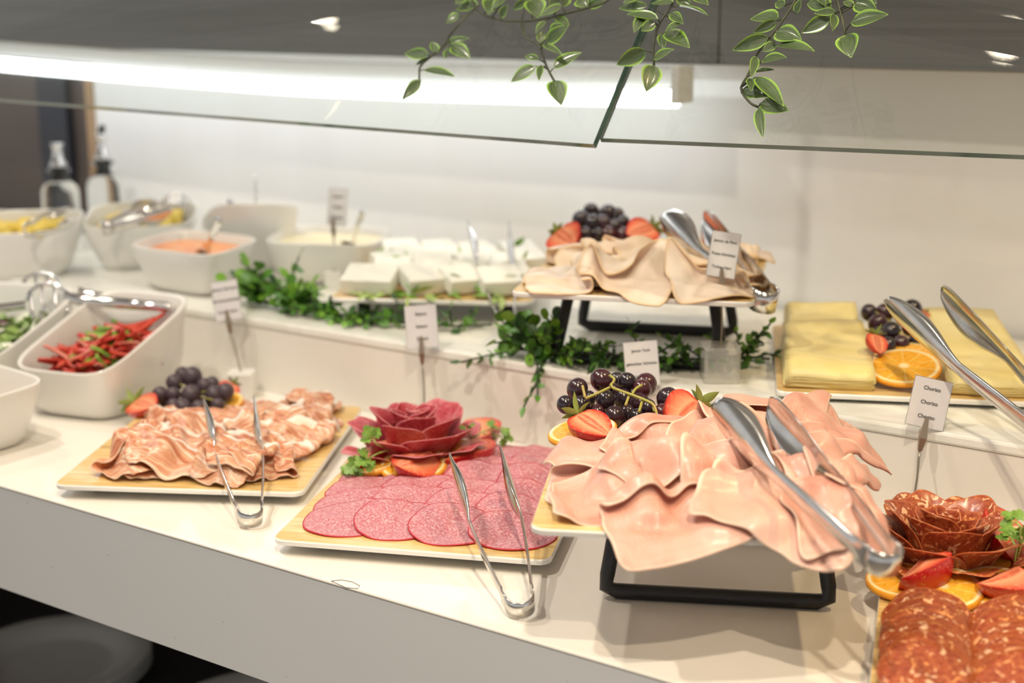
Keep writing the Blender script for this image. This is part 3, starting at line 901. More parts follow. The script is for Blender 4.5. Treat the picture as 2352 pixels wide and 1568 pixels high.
_orange = {}
def orange_slice(c, nrm, R, label, th=0.006, half=False, rot=0.0):
    key = (round(R, 4), th, half)
    if key not in _orange:
        na = 40 if not half else 21
        span = 2 * math.pi if not half else math.pi
        V, U, F, mi = [], [], [], []
        rings = [0.0, 0.16, 0.4, 0.65, 0.85, 0.95]
        cols = na if not half else na
        def ring(r, z, u):
            for i in range(na):
                a = span * i / (na if not half else na - 1); V.append((R * r * math.cos(a), R * r * math.sin(a), z)); U.append((u, 0))
        for r in rings: ring(r, th / 2, r)
        ring(1.0, th * 0.3, 1.0); ring(1.005, 0, 1.0); ring(1.0, -th * 0.3, 1.0); ring(0.95, -th / 2, 0.95)
        for r in reversed(rings[:-1]): ring(r, -th / 2, r)
        nr = len(V) // na
        for k in range(nr - 1):
            for i in range(na if not half else na - 1):
                j = (i + 1) % na
                F.append((k * na + i, k * na + j, (k + 1) * na + j, (k + 1) * na + i)); mi.append(1 if 5 <= k <= 8 else 0)
        if half:
            F.append(tuple(k * na for k in range(nr))); mi.append(0)
            F.append(tuple(k * na + na - 1 for k in range(nr - 1, -1, -1))); mi.append(0)
        o = mk('orange_slice', V, F, [MT['orange'], MT['peel']], uvs=U, mids=mi); _orange[key] = o.data
    else:
        o = bpy.data.objects.new('orange_slice', _orange[key]); COL.objects.link(o)
    N = unit(nrm); X = unit(np.cross(np.array([0.2, 1, 0.1]), N)); Yv = np.cross(N, X)
    X, Yv = X * math.cos(rot) + Yv * math.sin(rot), -X * math.sin(rot) + Yv * math.cos(rot)
    o.matrix_world = basis(X, Yv, N, c)
    return tag(o, label, 'orange slice')

def parsley(base, sprigs, label):
    """sprigs: list of (points in world, leaf size)"""
    root = tag(empty('parsley_sprig', base), label, 'parsley')
    rl = np.asarray(base, float)
    tubes('stem', [([np.asarray(p) - rl for p in pts], 0.0009) for pts, s_ in sprigs], MT['parsley_stem'], root, 5)
    for pts, sz in sprigs:
        e = np.asarray(pts[-1]) - rl; d0 = unit(np.asarray(pts[-1]) - np.asarray(pts[-2]))
        for k, an in enumerate((-0.95, 0.0, 0.95)):
            side = unit(np.cross(d0, FWD))
            d = unit(d0 * math.cos(an) + side * math.sin(an) + np.array([0, 0, 0.1]))
            # lobed leaflet: one polygon fan with toothed edge
            nrm = unit(-FWD * 0.7 + np.array([0, 0, 0.8]) + RNG.normal(0, 0.25, 3))
            Yv = unit(np.cross(nrm, d)); N = np.cross(d, Yv)
            prof = [(0, 0), (0.24, 0.07), (0.24, 0.40), (0.34, 0.34), (0.42, 0.46), (0.46, 0.20), (0.58, 0.52), (0.66, 0.36), (0.74, 0.40), (0.76, 0.16), (0.88, 0.24), (0.92, 0.10), (1.0, 0.0)]
            out = prof + [(x, -y) for x, y in prof[-2:0:-1]]
            V = [np.zeros(3) + e]; L_ = sz * (1.0 if k == 1 else 0.8)
            for x, y in out: V.append(e + (d * x + Yv * y + N * (0.22 * y * y * 2 - 0.2 * x * x)) * L_)
            V[0] = e + d * 0.45 * L_ - N * 0.06 * L_
            n = len(out)
            mk('leaf', V, [(0, 1 + i, 1 + (i + 1) % n) for i in range(n)], MT['parsley'], root, smooth=False)
    return root

# ---------------------------------------------------------------- thin slices laid on one another
class Heap:
    """height field over a board: each slice is draped on what already lies there"""
    RES = 0.0025
    def __init__(s, b, drop=0.9, margin=0.075):
        s.b = b; s.m = margin
        s.nu = int((b.W + 2 * margin) / s.RES); s.nv = int((b.D + 2 * margin) / s.RES)
        uu = np.arange(s.nu) * s.RES - margin; vv = np.arange(s.nv) * s.RES - margin
        U, V = np.meshgrid(uu, vv, indexing='ij')
        dx = np.maximum(np.maximum(-U, U - b.W), 0); dy = np.maximum(np.maximum(-V, V - b.D), 0)
        s.h = np.maximum(-np.hypot(dx, dy) * drop, -0.06)
        s.U, s.V = U, V
    def mound(s, u, v, r, h):
        s.h = np.maximum(s.h, np.where(s.h > -0.001, h * np.exp(-((s.U - u) ** 2 + (s.V - v) ** 2) / (r * r)), s.h))
    @staticmethod
    def blur(a, n):
        for _ in range(n):
            p = np.pad(a, 1, mode='edge')
            a = (p[:-2, 1:-1] + p[2:, 1:-1] + p[1:-1, :-2] + p[1:-1, 2:] + p[1:-1, 1:-1]) / 5
        return a
    @staticmethod
    def dil(a, n):
        for _ in range(n):
            p = np.pad(a, 1, mode='edge')
            a = np.maximum.reduce([p[:-2, 1:-1], p[2:, 1:-1], p[1:-1, :-2], p[1:-1, 2:], p[1:-1, 1:-1]])
        return a
    def sample(s, f, u, v):
        i = np.clip((u + s.m) / s.RES, 0, s.nu - 1.001); j = np.clip((v + s.m) / s.RES, 0, s.nv - 1.001)
        i0 = i.astype(int); j0 = j.astype(int); a = i - i0; b = j - j0
        return f[i0, j0] * (1 - a) * (1 - b) + f[i0 + 1, j0] * a * (1 - b) + f[i0, j0 + 1] * (1 - a) * b + f[i0 + 1, j0 + 1] * a * b
    def splat(s, u, v, z):
        i = np.clip(np.round((u + s.m) / s.RES).astype(int), 1, s.nu - 2); j = np.clip(np.round((v + s.m) / s.RES).astype(int), 1, s.nv - 2)
        for di in (-1, 0, 1):
            for dj in (-1, 0, 1): np.maximum.at(s.h, (i + di, j + dj), z)
    def slice(s, name, u, v, rot, A, B, mat, seed, folds=(), wav=(), corner=3.0, th=0.0014, nblur=10, ndil=2, lift=0.0008, oval=False, rough_edge=0.02, wr=0.0):
        """sheet 2A x 2B; folds = [(offset along axis, axis angle, radius)]; wav = [(amp, wavelength, angle, phase)]"""
        rg = np.random.default_rng(seed)
        na, nb = (30, 26)
        a = np.linspace(-1, 1, na); b = np.linspace(-1, 1, nb)
        AA, BB = np.meshgrid(a, b, indexing='ij')
        if oval or corner:
            # square -> rounded outline
            e = 2.0 if oval else corner
            mx = np.maximum(np.abs(AA), np.abs(BB)); nr = (np.abs(AA) ** e + np.abs(BB) ** e) ** (1 / e)
            k = np.where(nr > 1e-6, mx / np.maximum(nr, 1e-6), 1.0); X = AA * k; Yy = BB * k; rad = mx
        ang = np.arctan2(Yy, X)
        wob = 1 + rough_edge * (np.sin(3 * ang + rg.uniform(0, 6)) + 0.7 * np.sin(5 * ang + rg.uniform(0, 6)) + 0.5 * np.sin(9 * ang + rg.uniform(0, 6))) * rad ** 2
        x = X * A * wob; y = Yy * B * wob; h = np.zeros_like(x)
        for off, fa, r in folds:
            ca, sa = math.cos(fa), math.sin(fa)
            p = x * ca + y * sa; q = -x * sa + y * ca
            t = p - (off + 0.15 * q * math.sin(seed * 1.7) )
            arc = math.pi * r
            p0 = p - np.maximum(t, 0)
            tt = np.maximum(t, 0)
            inarc = tt < arc
            pn = np.where(inarc, r * np.sin(tt / r), -(tt - arc) ); hn = np.where(inarc, r * (1 - np.cos(tt / r)), 2 * r - 0.25 * np.minimum(tt - arc, r * 3))
            p = p0 + pn
            h = np.where(t > 0, h * np.where(inarc, np.cos(tt / r * 0.5), 0.4) + np.maximum(hn, r * 0.6 * (tt / r > 1)), h)
            x = p * ca - q * sa; y = p * sa + q * ca
        for amp, wl, wa, ph in wav:
            c = X * A * math.cos(wa) + Yy * B * math.sin(wa)
            h = h + amp * (0.5 + 0.5 * np.sin(2 * math.pi * c / wl + ph))
            cx = (math.cos(wa), math.sin(wa))
            sh = -0.35 * amp * np.sin(4 * math.pi * c / wl + 2 * ph)
            x = x + cx[0] * sh; y = y + cx[1] * sh
        h = h + wr * (np.sin(X * A * 210 + 1.3 * np.sin(Yy * B * 120 + seed) + seed) * 0.6 + np.sin(Yy * B * 160 + 2 * np.sin(X * A * 90 + seed * 2)) * 0.8)
        ca, sa = math.cos(rot), math.sin(rot)
        uu = u + x * ca - y * sa; vv = v + x * sa + y * ca
        f = s.blur(s.dil(s.h, ndil), nblur)
        f = np.maximum(f, s.blur(s.h, 2))
        z = s.sample(f, uu, vv) + lift + h
        over = s.sample(s.h, uu, vv) < -0.003
        z = np.where(over, z - h * 0.5, z)
        s.splat(uu.ravel(), vv.ravel(), (z + th).ravel())
        W = s.b.o[None, :] + uu.ravel()[:, None] * s.b.u[None, :] + vv.ravel()[:, None] * s.b.v[None, :]
        W[:, 2] += z.ravel()
        c = s.b.pt(u, v, 0)
        UV = np.stack([rad.ravel(), (BB.ravel() + 1) / 2], 1)
        o = mk(name, W - c, grid_faces(na, nb), mat, None, c, uvs=UV)
        add_mod(o, 'SUBSURF', levels=1, render_levels=1)
        solid(o, th)
        return o

def rose(c, petals, mat, label, name, thick=0.0013, seed=3):
    """petals: (ring radius, angle, height of centre, disc radius, outward tilt, curl radius)"""
    root = tag(empty(name, c), label, 'garnish')
    rg = np.random.default_rng(seed)
    for (R, th0, zc, pr, tilt, rc) in petals:
        na, nb = 17, 13
        V, U = [], []
        wp = rg.uniform(0, 6)
        for i in range(na):
            for j in range(nb):
                a = 2 * i / (na - 1) - 1; b = 2 * j / (nb - 1) - 1
                mx = max(abs(a), abs(b)); nr = (abs(a) ** 2.7 + abs(b) ** 2.7) ** (1 / 2.7); k = mx / nr if nr > 1e-6 else 1
                s_, t_ = a * k * pr * 1.25, b * k * pr + 0.0016 * math.sin(a * 5 + wp) * (b > 0.3)
                an = s_ / rc
                tl = tilt * (0.55 + 0.75 * (t_ / pr + 1) / 2)
                rr = R + (t_ + pr) * math.sin(tl) + 0.0022 * math.sin(4.5 * a + wp) * (b + 1) / 2 + (0.0035 * max(0, b) ** 3)
                # bend round the rose axis with curl radius rc, centre at distance R
                lx = rc * math.sin(an); ly = rr - rc * (1 - math.cos(an))
                zz = zc + (t_) * math.cos(tl)
                ca, sa = math.cos(th0), math.sin(th0)
                V.append((ly * ca - lx * sa, ly * sa + lx * ca, max(zz, 0.001))); U.append((mx, (b + 1) / 2))
        o = mk('slice', V, grid_faces(na, nb), mat, root, uvs=U)
        solid(o, thick)
        add_mod(o, 'SUBSURF', levels=1, render_levels=1)
    return root

# ---------------------------------------------------------------- bowls
def bowl(corners, zb, zr, label, name='serving_bowl', shrink=0.62, rnd=4.0, wall=0.006, mat=None):
    """corners: rim corners (world, in order); rounded-square bowl with curved sides"""
    C4 = [np.asarray(q, float) for q in corners]
    c = sum(C4) / 4
    ex = (C4[1] + C4[2] - C4[0] - C4[3]) / 4; ey = (C4[2] + C4[3] - C4[0] - C4[1]) / 4
    H = float(c[2]) - zb if zr is None else zr - zb
    prof = [(0.0, 0.0), (shrink * 0.6, 0.0), (shrink * 0.95, 0.0), (shrink + 0.06, 0.03), (shrink + 0.16, 0.18), (shrink + 0.26, 0.45), (0.955, 0.75), (0.995, 0.97), (0.995, 1.0),
            (0.955, 1.0), (0.945, 0.97), (0.90, 0.75), (shrink + 0.19, 0.46), (shrink + 0.08, 0.2), (shrink - 0.02, 0.09), (shrink * 0.5, 0.08), (0, 0.08)]
    na = 56
    V = []
    for i in range(na):
        a = 2 * math.pi * i / na; ca, sa = math.cos(a), math.sin(a)
        for r, z in prof:
            e = 2 + (rnd - 2) * 1.0
            k = 1.0 / (abs(ca) ** e + abs(sa) ** e) ** (1 / e)
            q = (ex * ca * k + ey * sa * k) * r
            V.append((q[0], q[1], z * (H + q[2] / max(r, 0.3) if r > 0 else H)))
    root = mk(name, V, grid_faces(na, len(prof), wrap=True), mat or MT['white'], None, (c[0], c[1], zb))
    bm = bmesh.new(); bm.from_mesh(root.data); bmesh.ops.remove_doubles(bm, verts=bm.verts, dist=1e-5); bmesh.ops.recalc_face_normals(bm, faces=bm.faces); bm.to_mesh(root.data); bm.free()
    tag(root, label, 'bowl')
    return np.array([c[0], c[1], zb]), ex, ey, H, root
def fill(bi, lvl, mat, label, name, amp=0.003, cat='sauce', sz=0.9):
    c, ex, ey, H, root = bi
    nr, na = 9, 40; V = []
    for i in range(na):
        a = 2 * math.pi * i / na; ca, sa = math.cos(a), math.sin(a)
        k = 1.0 / (abs(ca) ** 4 + abs(sa) ** 4) ** 0.25
        for j in range(nr):
            r = j / (nr - 1) * sz; q = (ex * ca + ey * sa) * k * r
            V.append((q[0], q[1], H * lvl + amp * math.sin(q[0] * 90 + 1) * math.cos(q[1] * 80) * (1 - (j / (nr - 1)) ** 4)))
    o = mk(name, V, grid_faces(na, nr, wrap=True), mat, None, c)
    return tag(o, label, cat)

# ================================================================ front row of boards
# ---- cured ham (prosciutto)
bp = Board(P(120, 1113, 0.016), P(690, 1131, 0.016), 'wood look board under the ruffled cured ham slices', 0.0)
hp_ = Heap(bp); hp_.mound(0.13, 0.17, 0.10, 0.006)
rg = np.random.default_rng(11)
rows = [(0.290, [0.15, 0.205, 0.236], 0), (0.245, [0.05, 0.145, 0.20, 0.236], 1), (0.198, [0.048, 0.11, 0.17, 0.230], 2), (0.152, [0.050, 0.115, 0.165, 0.228], 3), (0.108, [0.052, 0.110, 0.165, 0.222], 4), (0.070, [0.056, 0.105, 0.155, 0.215], 5), (0.046, [0.060, 0.120, 0.175, 0.212], 6)]
i = 0
lab_items = []
for v0, us, r in rows:
    for u0 in us:
        i += 1
        o = hp_.slice('cured_ham_slice', u0 + rg.normal(0, 0.006), v0 + rg.normal(0, 0.007), rg.uniform(-0.6, 0.6), 0.050, 0.030, MT['prosciutto'], 40 + i,
                      folds=[(rg.uniform(-0.005, 0.022), rg.uniform(-0.5, 0.5) + (0 if i % 2 else math.pi), rg.uniform(0.002, 0.004))] if i % 4 != 1 else [],
                      wav=[(rg.uniform(0.003, 0.0062), rg.uniform(0.022, 0.040), rg.uniform(-0.5, 0.5) + (0.0 if i % 3 else 1.3), rg.uniform(0, 6)), (0.0016, 0.014, rg.uniform(-0.6, 0.6), rg.uniform(0, 6))],
                      corner=3.0, th=0.0009, nblur=3, ndil=1, rough_edge=0.04, wr=0.0003)
        tag(o, 'thin ruffled cured ham slice', 'ham slice', 'cured ham slices'); lab_items.append((o, u0, v0))
place_labels(lab_items, 'ruffled cured ham slice, %s')
# ---- salami
bs = Board(P(622, 1238, 0.016), P(1265, 1288, 0.016), 'wood look board covered with flat pink salami slices', 0.0)
hs = Heap(bs)
rg = np.random.default_rng(5)
i = 0
lab_s = []
for v0 in (0.292, 0.262, 0.222, 0.182, 0.142, 0.100, 0.056):
    for u0 in (0.050, 0.108, 0.163, 0.215):
        i += 1
        if v0 > 0.2 and u0 < 0.1: continue
        o = hs.slice('salami_slice', u0 + rg.normal(0, 0.0025), v0 + rg.normal(0, 0.003) + (0.004 if u0 > 0.2 else 0), rg.uniform(0, 6), 0.042, 0.042, MT['salami'], 90 + i,
                     wav=[(0.0012, 0.08, rg.uniform(0, 6), rg.uniform(0, 6))], oval=True, th=0.0013, nblur=5, ndil=2, lift=0.0004, rough_edge=0.008)
        if v0 < 0.06:
            where = ['at the far left end of the front row', 'second from the left in the front row', 'under the left blade of the tongs in the front row', 'at the right end of the front row'][(0.050, 0.108, 0.163, 0.215).index(u0)]
            tag(o, 'flat round pink salami slice ' + where, 'salami slice', 'flat salami slices')
        else:
            tag(o, 'flat pink salami slice', 'salami slice', 'flat salami slices'); lab_s.append((o, u0, v0))
for (o, u0, v0) in lab_s:
    r = (0.292, 0.262, 0.222, 0.182, 0.142, 0.100).index(v0); c = (0.050, 0.108, 0.163, 0.215).index(u0)
    o['label'] = 'flat pink salami slice in the %s column from left, %s row from the rear' % (ORD[c], ORD[r])
# rose of salami
rc = P(953, 1045, 0.018)
pet = []
rg = np.random.default_rng(21)
for R, n, zc, pr, tl, ph, rq in ((0.005, 3, 0.031, 0.019, 0.05, 0.4, 0.010), (0.015, 4, 0.029, 0.024, 0.14, 0.9, 0.021), (0.026, 5, 0.024, 0.028, 0.30, 0.1, 0.034), (0.035, 6, 0.018, 0.028, 0.55, 0.5, 0.046), (0.042, 6, 0.011, 0.025, 0.85, 0.2, 0.055)):
    for k in range(n):
        pet.append((R, ph + 2 * math.pi * k / n + rg.normal(0, 0.12), zc + rg.normal(0, 0.002), pr * rg.uniform(0.92, 1.08), tl + rg.normal(0, 0.05), rq * rg.uniform(0.9, 1.15)))
rose(rc, pet, MT['salami_rose'], 'rose rolled from dark red salami slices on the salami board', 'salami_rose')
# its garnish
zt = 0.019
def osl(x, y, z, R, label, tilt=(0, 0), rot=0.0, **kw):
    return orange_slice(P(x, y, z), unit(np.array([tilt[0], tilt[1], 1.0])), R, label, rot=rot, **kw)
osl(950, 1068, 0.026, 0.036, 'orange slice in front of the salami rose', (0.10, -0.22), 0.3)
osl(858, 1060, 0.024, 0.034, 'orange slice at the left foot of the salami rose', (-0.1, -0.2), 0.8)
osl(1056, 1046, 0.024, 0.035, 'orange slice at the right foot of the salami rose', (0.1, -0.2), 0.1)
TOC = unit(-FWD + np.array([0, 0, 0.25]))
def berry(pa, pb, z, label, n=None, rad=0.42, arc=math.pi, calyx=False, za=0.0, zb_=0.0):
    return strawberry(P(*pa, z + za), P(*pb, z + zb_), n if n is not None else TOC, label, rad, arc, calyx, 'cut strawberries')
berry((990, 1035), (912, 1070), 0.040, 'strawberry quarter in front of the salami rose', TOC + np.array([0, 0, 1.4]), 0.52, math.pi * 0.75)
berry((862, 1015), (806, 1062), 0.032, 'strawberry piece left of the salami rose', unit(np.array([-0.5, -0.5, 0.7])), 0.40, math.pi * 0.7)
berry((1078, 1005), (1022, 1056), 0.034, 'strawberry piece at the lower right of the salami rose', unit(np.array([-0.4, -0.4, 0.9])), 0.45, math.pi * 0.7)
berry((1072, 962), (1098, 1008), 0.034, 'strawberry piece behind the right side of the salami rose', TOC, 0.45, math.pi * 0.8)
def PP(x, y, z): return P(x, y, z)
parsley(P(880, 1035, 0.036), [([P(890, 1030, .040), P(865, 1020, .055), P(858, 1010, .06)], 0.018), ([P(905, 1030, .040), P(870, 1040, .042), P(850, 1050, .040)], 0.020), ([P(860, 1050, .036), P(825, 1068, .030)], 0.018), ([P(850, 1056, .036), P(805, 1082, .022)], 0.016)], 'parsley sprig at the left of the salami rose')
parsley(P(1085, 1008, 0.030), [([P(1080, 1005, .036), P(1075, 985, .05)], 0.014), ([P(1080, 1008, .034), P(1110, 990, .040), P(1125, 985, .040)], 0.016), ([P(1110, 995, .036), P(1150, 1002, .03)], 0.018), ([P(1100, 998, .034), P(1118, 1010, .026)], 0.015)], 'parsley sprig at the right of the salami rose')

# ---- cooked ham on the tall stand
bh = Board(P(1215, 1213, 0.112), P(2020, 1252, 0.112), 'wood look board raised on the front black stand, piled with pink cooked ham', 0.1045)
fcen = (P(1400, 1383, 0.0) + P(1890, 1388, 0.0)) / 2
hrz = math.atan2(bh.u[1], bh.u[0])
scn = fcen + bh.v * 0.085
stand(scn[0], scn[1], hrz, 0.0, 0.105, 'black metal riser stand in front under the raised cooked ham board', wb=0.196)
hh = Heap(bh, drop=0.8); hh.mound(0.15, 0.20, 0.09, 0.006)
rg = np.random.default_rng(31)
FS, WS = 0.5, 0.75
HS = [  # u, v, rot, A, B, folds, wav
    (0.190, 0.300, 0.9, 0.045, 0.040, [(0.00, 0.6, 0.012)], [(0.006, 0.05, 0.4, 1)]),
    (0.235, 0.285, 0.2, 0.055, 0.045, [(0.01, 2.6, 0.008)], [(0.006, 0.07, 0.4, 1)]),
    (0.160, 0.290, -0.3, 0.055, 0.045, [(0.015, 1.2, 0.010)], [(0.007, 0.06, 1.0, 2)]),
    (0.205, 0.250, 0.5, 0.060, 0.045, [(0.00, 1.9, 0.010)], [(0.006, 0.08, 0.2, 0)]),
    (0.245, 0.215, -0.2, 0.052, 0.045, [(0.02, -0.4, 0.007)], [(0.005, 0.05, 0.8, 1)]),
    (0.120, 0.215, 0.9, 0.050, 0.045, [(0.00, 1.0, 0.013)], [(0.006, 0.06, 0.0, 3)]),
    (0.068, 0.195, 0.1, 0.060, 0.045, [(0.012, 1.6, 0.009)], [(0.007, 0.07, 0.5, 0)]),
    (0.165, 0.185, -0.6, 0.055, 0.048, [(0.005, 1.3, 0.012)], [(0.007, 0.07, 0.3, 2)]),
    (0.225, 0.165, 0.3, 0.058, 0.045, [(0.018, 0.0, 0.008)], [(0.007, 0.055, 0.9, 0)]),
    (0.062, 0.150, 0.4, 0.060, 0.045, [(0.02, 0.4, 0.010)], [(0.008, 0.08, 1.1, 1)]),
    (0.125, 0.145, -0.2, 0.060, 0.048, [(0.01, 2.9, 0.009)], [(0.007, 0.08, 0.2, 4)]),
    (0.190, 0.125, 0.5, 0.060, 0.048, [(0.015, 1.7, 0.010)], [(0.006, 0.08, 0.5, 2)]),
    (0.245, 0.110, -0.1, 0.055, 0.048, [(0.012, -0.2, 0.009)], [(0.008, 0.06, 0.7, 1)]),
    (0.064, 0.090, 0.2, 0.058, 0.048, [(0.018, 1.3, 0.011)], [(0.007, 0.07, 0.2, 3)]),
    (0.120, 0.085, -0.25, 0.068, 0.050, [(0.012, 1.8, 0.012)], [(0.006, 0.10, 0.6, 0)]),
    (0.185, 0.065, 0.25, 0.065, 0.050, [(0.022, 1.2, 0.010)], [(0.006, 0.09, 0.3, 5)]),
    (0.240, 0.055, 0.0, 0.055, 0.048, [(0.010, 0.2, 0.009)], [(0.007, 0.06, 0.5, 2)]),
    (0.062, 0.052, 0.1, 0.052, 0.040, [(0.016, 0.15, 0.013)], [(0.010, 0.07, 0.2, 0.6)]),
    (0.118, 0.024, 0.30, 0.062, 0.042, [(0.020, 1.6, 0.010)], [(0.005, 0.10, 0.5, 1)]),
    (0.190, 0.030, -0.25, 0.062, 0.042, [(0.022, 1.3, 0.011)], [(0.008, 0.06, 0.1, 2)]),
    (0.238, 0.020, 0.25, 0.042, 0.034, [(0.015, 0.3, 0.008)], [(0.005, 0.05, 0.6, 1)]),
]
lab_items = []
for k, (u0, v0, ro, A, B, fo, wa) in enumerate(HS):
    o = hh.slice('cooked_ham_slice', u0, v0, ro, A, B, MT['ham'], 200 + k, folds=[(q[0], q[1], q[2] * FS) for q in fo], wav=[(q[0] * WS, *q[1:]) for q in wa], corner=9.0, th=0.0013, nblur=4, ndil=1, rough_edge=0.028, wr=0.0007)
    lab = {18: 'folded pink cooked ham slice drooping over the front edge above the stand', 17: 'bulging folded pink cooked ham slice at the front left corner of the raised board', 19: 'folded pink cooked ham slice lying at the front edge below the large tongs'}.get(k, 'folded pink cooked ham slice in the pile on the raised front board')
    tag(o, lab, 'ham slice', 'cooked ham slices')
    if k not in (17, 18, 19): lab_items.append((o, u0, v0))
place_labels(lab_items, 'folded pink cooked ham slice, %s')

gh = [(1416, 872, 18, .03), (1441, 877, 22), (1483, 884, 27, .02), (1382, 873, 27), (1326, 893, 25), (1350, 917, 20, .02), (1299, 929, 21), (1391, 918, 23), (1475, 893, 22), (1533, 915, 26), (1432, 915, 24, .02),
      (1470, 925, 24, .01), (1335, 931, 22), (1410, 900, 20, .03), (1440, 950, 22, .02), (1372, 948, 20, .01), (1412, 957, 25), (1461, 957, 19), (1487, 936, 20), (1524, 952, 25), (1498, 978, 24), (1440, 985, 20, .02), (1400, 985, 18, .03), (1480, 975, 20, .02)]
gst = [[(1400, 862, -.03), (1412, 872, -.035), (1404, 888, -.035), (1450, 906, -.035), (1480, 918, -.035), (1502, 930, -.035), (1510, 958, -.03)], [(1404, 888, -.03), (1375, 902, -.03), (1345, 915, -.02)], [(1344, 912, -.02), (1338, 886, -.025)],
       [(1446, 905, -.03), (1437, 930, -.03)], [(1476, 918, -.03), (1468, 945, -.03)], [(1452, 905, -.03), (1460, 893, -.03), (1474, 884, -.03)], [(1500, 928, -.03), (1503, 944, -.03)]]
grape_bunch(gh, 1.40, 0.0006, 'shiny dark grape bunch with green stem behind the pink cooked ham', bh.pt(0.075, 0.255, 0.0), stemlist=gst)
osl(1338, 992, 0.122, 0.032, 'orange slice under the strawberry left of the shiny grapes', (-0.1, -0.15), 0.2)
strawberry(PD(1328, 950, 1.305), PD(1402, 1000, 1.275), unit(np.array([0.25, 0.1, 1.0])) * 1.0 + TOC * 0.8, 'strawberry half with green calyx left of the shiny grapes', 0.44, math.pi, True, 'cut strawberries')
strawberry(PD(1608, 925, 1.335), PD(1538, 990, 1.30), TOC + np.array([0.1, 0, 0.1]), 'strawberry half right of the shiny grapes behind the cooked ham', 0.48, math.pi, True, 'cut strawberries')

# ---- chorizo
e1 = P(2012, 1375, 0.016); e0 = P(1990, 1568, 0.016)
vd = unit(e1 - e0); ud = np.array([vd[1], -vd[0], 0])
bl = P(2030, 1262, 0.016)
fl = bl - vd * 0.325
bc = Board(fl, fl + ud * 0.265, 'wood look board with chorizo at the right edge', 0.0)
rg = np.random.default_rng(77)
me_ch = None
def chorizo_disc(u0, v0, z0, tilt, seed, where, k):
    rgs = np.random.default_rng(seed)
    R = 0.034; na, nr = 30, 6; V, U = [], []
    for i in range(na):
        a = 2 * math.pi * i / na; wob = 1 + 0.012 * math.sin(5 * a + seed) + 0.008 * math.sin(9 * a)
        for j in range(nr):
            r = R * wob * j / (nr - 1)
            x, y = r * math.cos(a), r * math.sin(a)
            V.append((x, y * math.cos(tilt), y * math.sin(tilt) + 0.0015 * math.sin(x * 90 + seed) - 0.010 * (x / R) ** 2 * 0.4)); U.append((j / (nr - 1), 0))
    c = bc.pt(u0, v0, z0)
    o = mk('chorizo_slice', V, grid_faces(na, nr, wrap=True), MT['chorizo'], None, c, uvs=U)
    o.rotation_euler = (0, 0, math.atan2(bc.u[1], bc.u[0]) + rgs.normal(0, 0.04))
    solid(o, 0.0016)
    tag(o, 'round red chorizo slice, %s from the rear in the %s column' % (ORD[k], where), 'chorizo slice', 'overlapping chorizo slices')
vtop = bc.uv(P(2115, 1388, 0.026))[1] - 0.032
for r_, (u0, where) in enumerate(((0.040, 'left'), (0.106, 'middle'), (0.172, 'right'))):
    n = min(20, max(8, int((vtop - 0.04) / 0.0085)))
    for k in range(n):
        v0 = vtop - k * 0.0085
        chorizo_disc(u0 + rg.normal(0, 0.0012), v0, 0.0135 + rg.normal(0, 0.0005), math.radians(20 + rg.normal(0, 1)), 300 + r_ * 40 + k, where, k)
rcc = P(2172, 1296, 0.018)
pet = []
rg = np.random.default_rng(22)
for R, n, zc, pr, tl, ph, rq in ((0.006, 3, 0.030, 0.018, 0.08, 0.4, 0.010), (0.016, 4, 0.029, 0.022, 0.20, 1.2, 0.020), (0.026, 6, 0.026, 0.025, 0.30, 0.1, 0.034), (0.034, 6, 0.020, 0.025, 0.58, 0.5, 0.045), (0.038, 7, 0.011, 0.022, 0.9, 0.2, 0.05)):
    for k in range(n):
        pet.append((R, ph + 2 * math.pi * k / n + rg.normal(0, 0.14), zc + rg.normal(0, 0.002), pr * rg.uniform(0.93, 1.1), tl + rg.normal(0, 0.06), rq * rg.uniform(0.85, 1.15)))
rose(rcc, pet, MT['chorizo'], 'rose rolled from fat speckled chorizo slices at the right edge', 'chorizo_rose', seed=8)
osl(2076, 1336, 0.024, 0.032, 'orange slice overhanging the left edge of the chorizo board', (0.0, -0.1), 0.4)
osl(2166, 1352, 0.025, 0.033, 'orange slice in front of the chorizo rose', (0.05, -0.2), 0.9)
osl(2290, 1352, 0.024, 0.034, 'orange slice below the strawberry right of the chorizo rose', (0.05, -0.15), 0.1)
osl(2335, 1290, 0.024, 0.033, 'orange slice at the right side of the chorizo rose', (0.05, -0.1), 0.1)
berry((2122, 1275), (2070, 1328), 0.040, 'strawberry piece at the left foot of the chorizo rose', unit(np.array([-0.6, -0.3, 0.6])), 0.50, math.pi * 0.75)
berry((2340, 1300), (2250, 1340), 0.040, 'strawberry piece at the right foot of the chorizo rose', unit(np.array([-0.2, -0.1, 1.0])), 0.45, math.pi * 0.75)
berry((2350, 1205), (2300, 1250), 0.045, 'strawberry piece behind the parsley by the chorizo rose', TOC, 0.55, math.pi * 0.8)
parsley(P(2330, 1285, 0.035), [([P(2330, 1288, .038), P(2335, 1260, .05), P(2325, 1240, .055)], 0.018), ([P(2335, 1280, .038), P(2350, 1240, .06)], 0.018), ([P(2340, 1270, .038), P(2345, 1210, .08), P(2335, 1200, .082)], 0.018)], 'parsley sprig beside the chorizo rose')

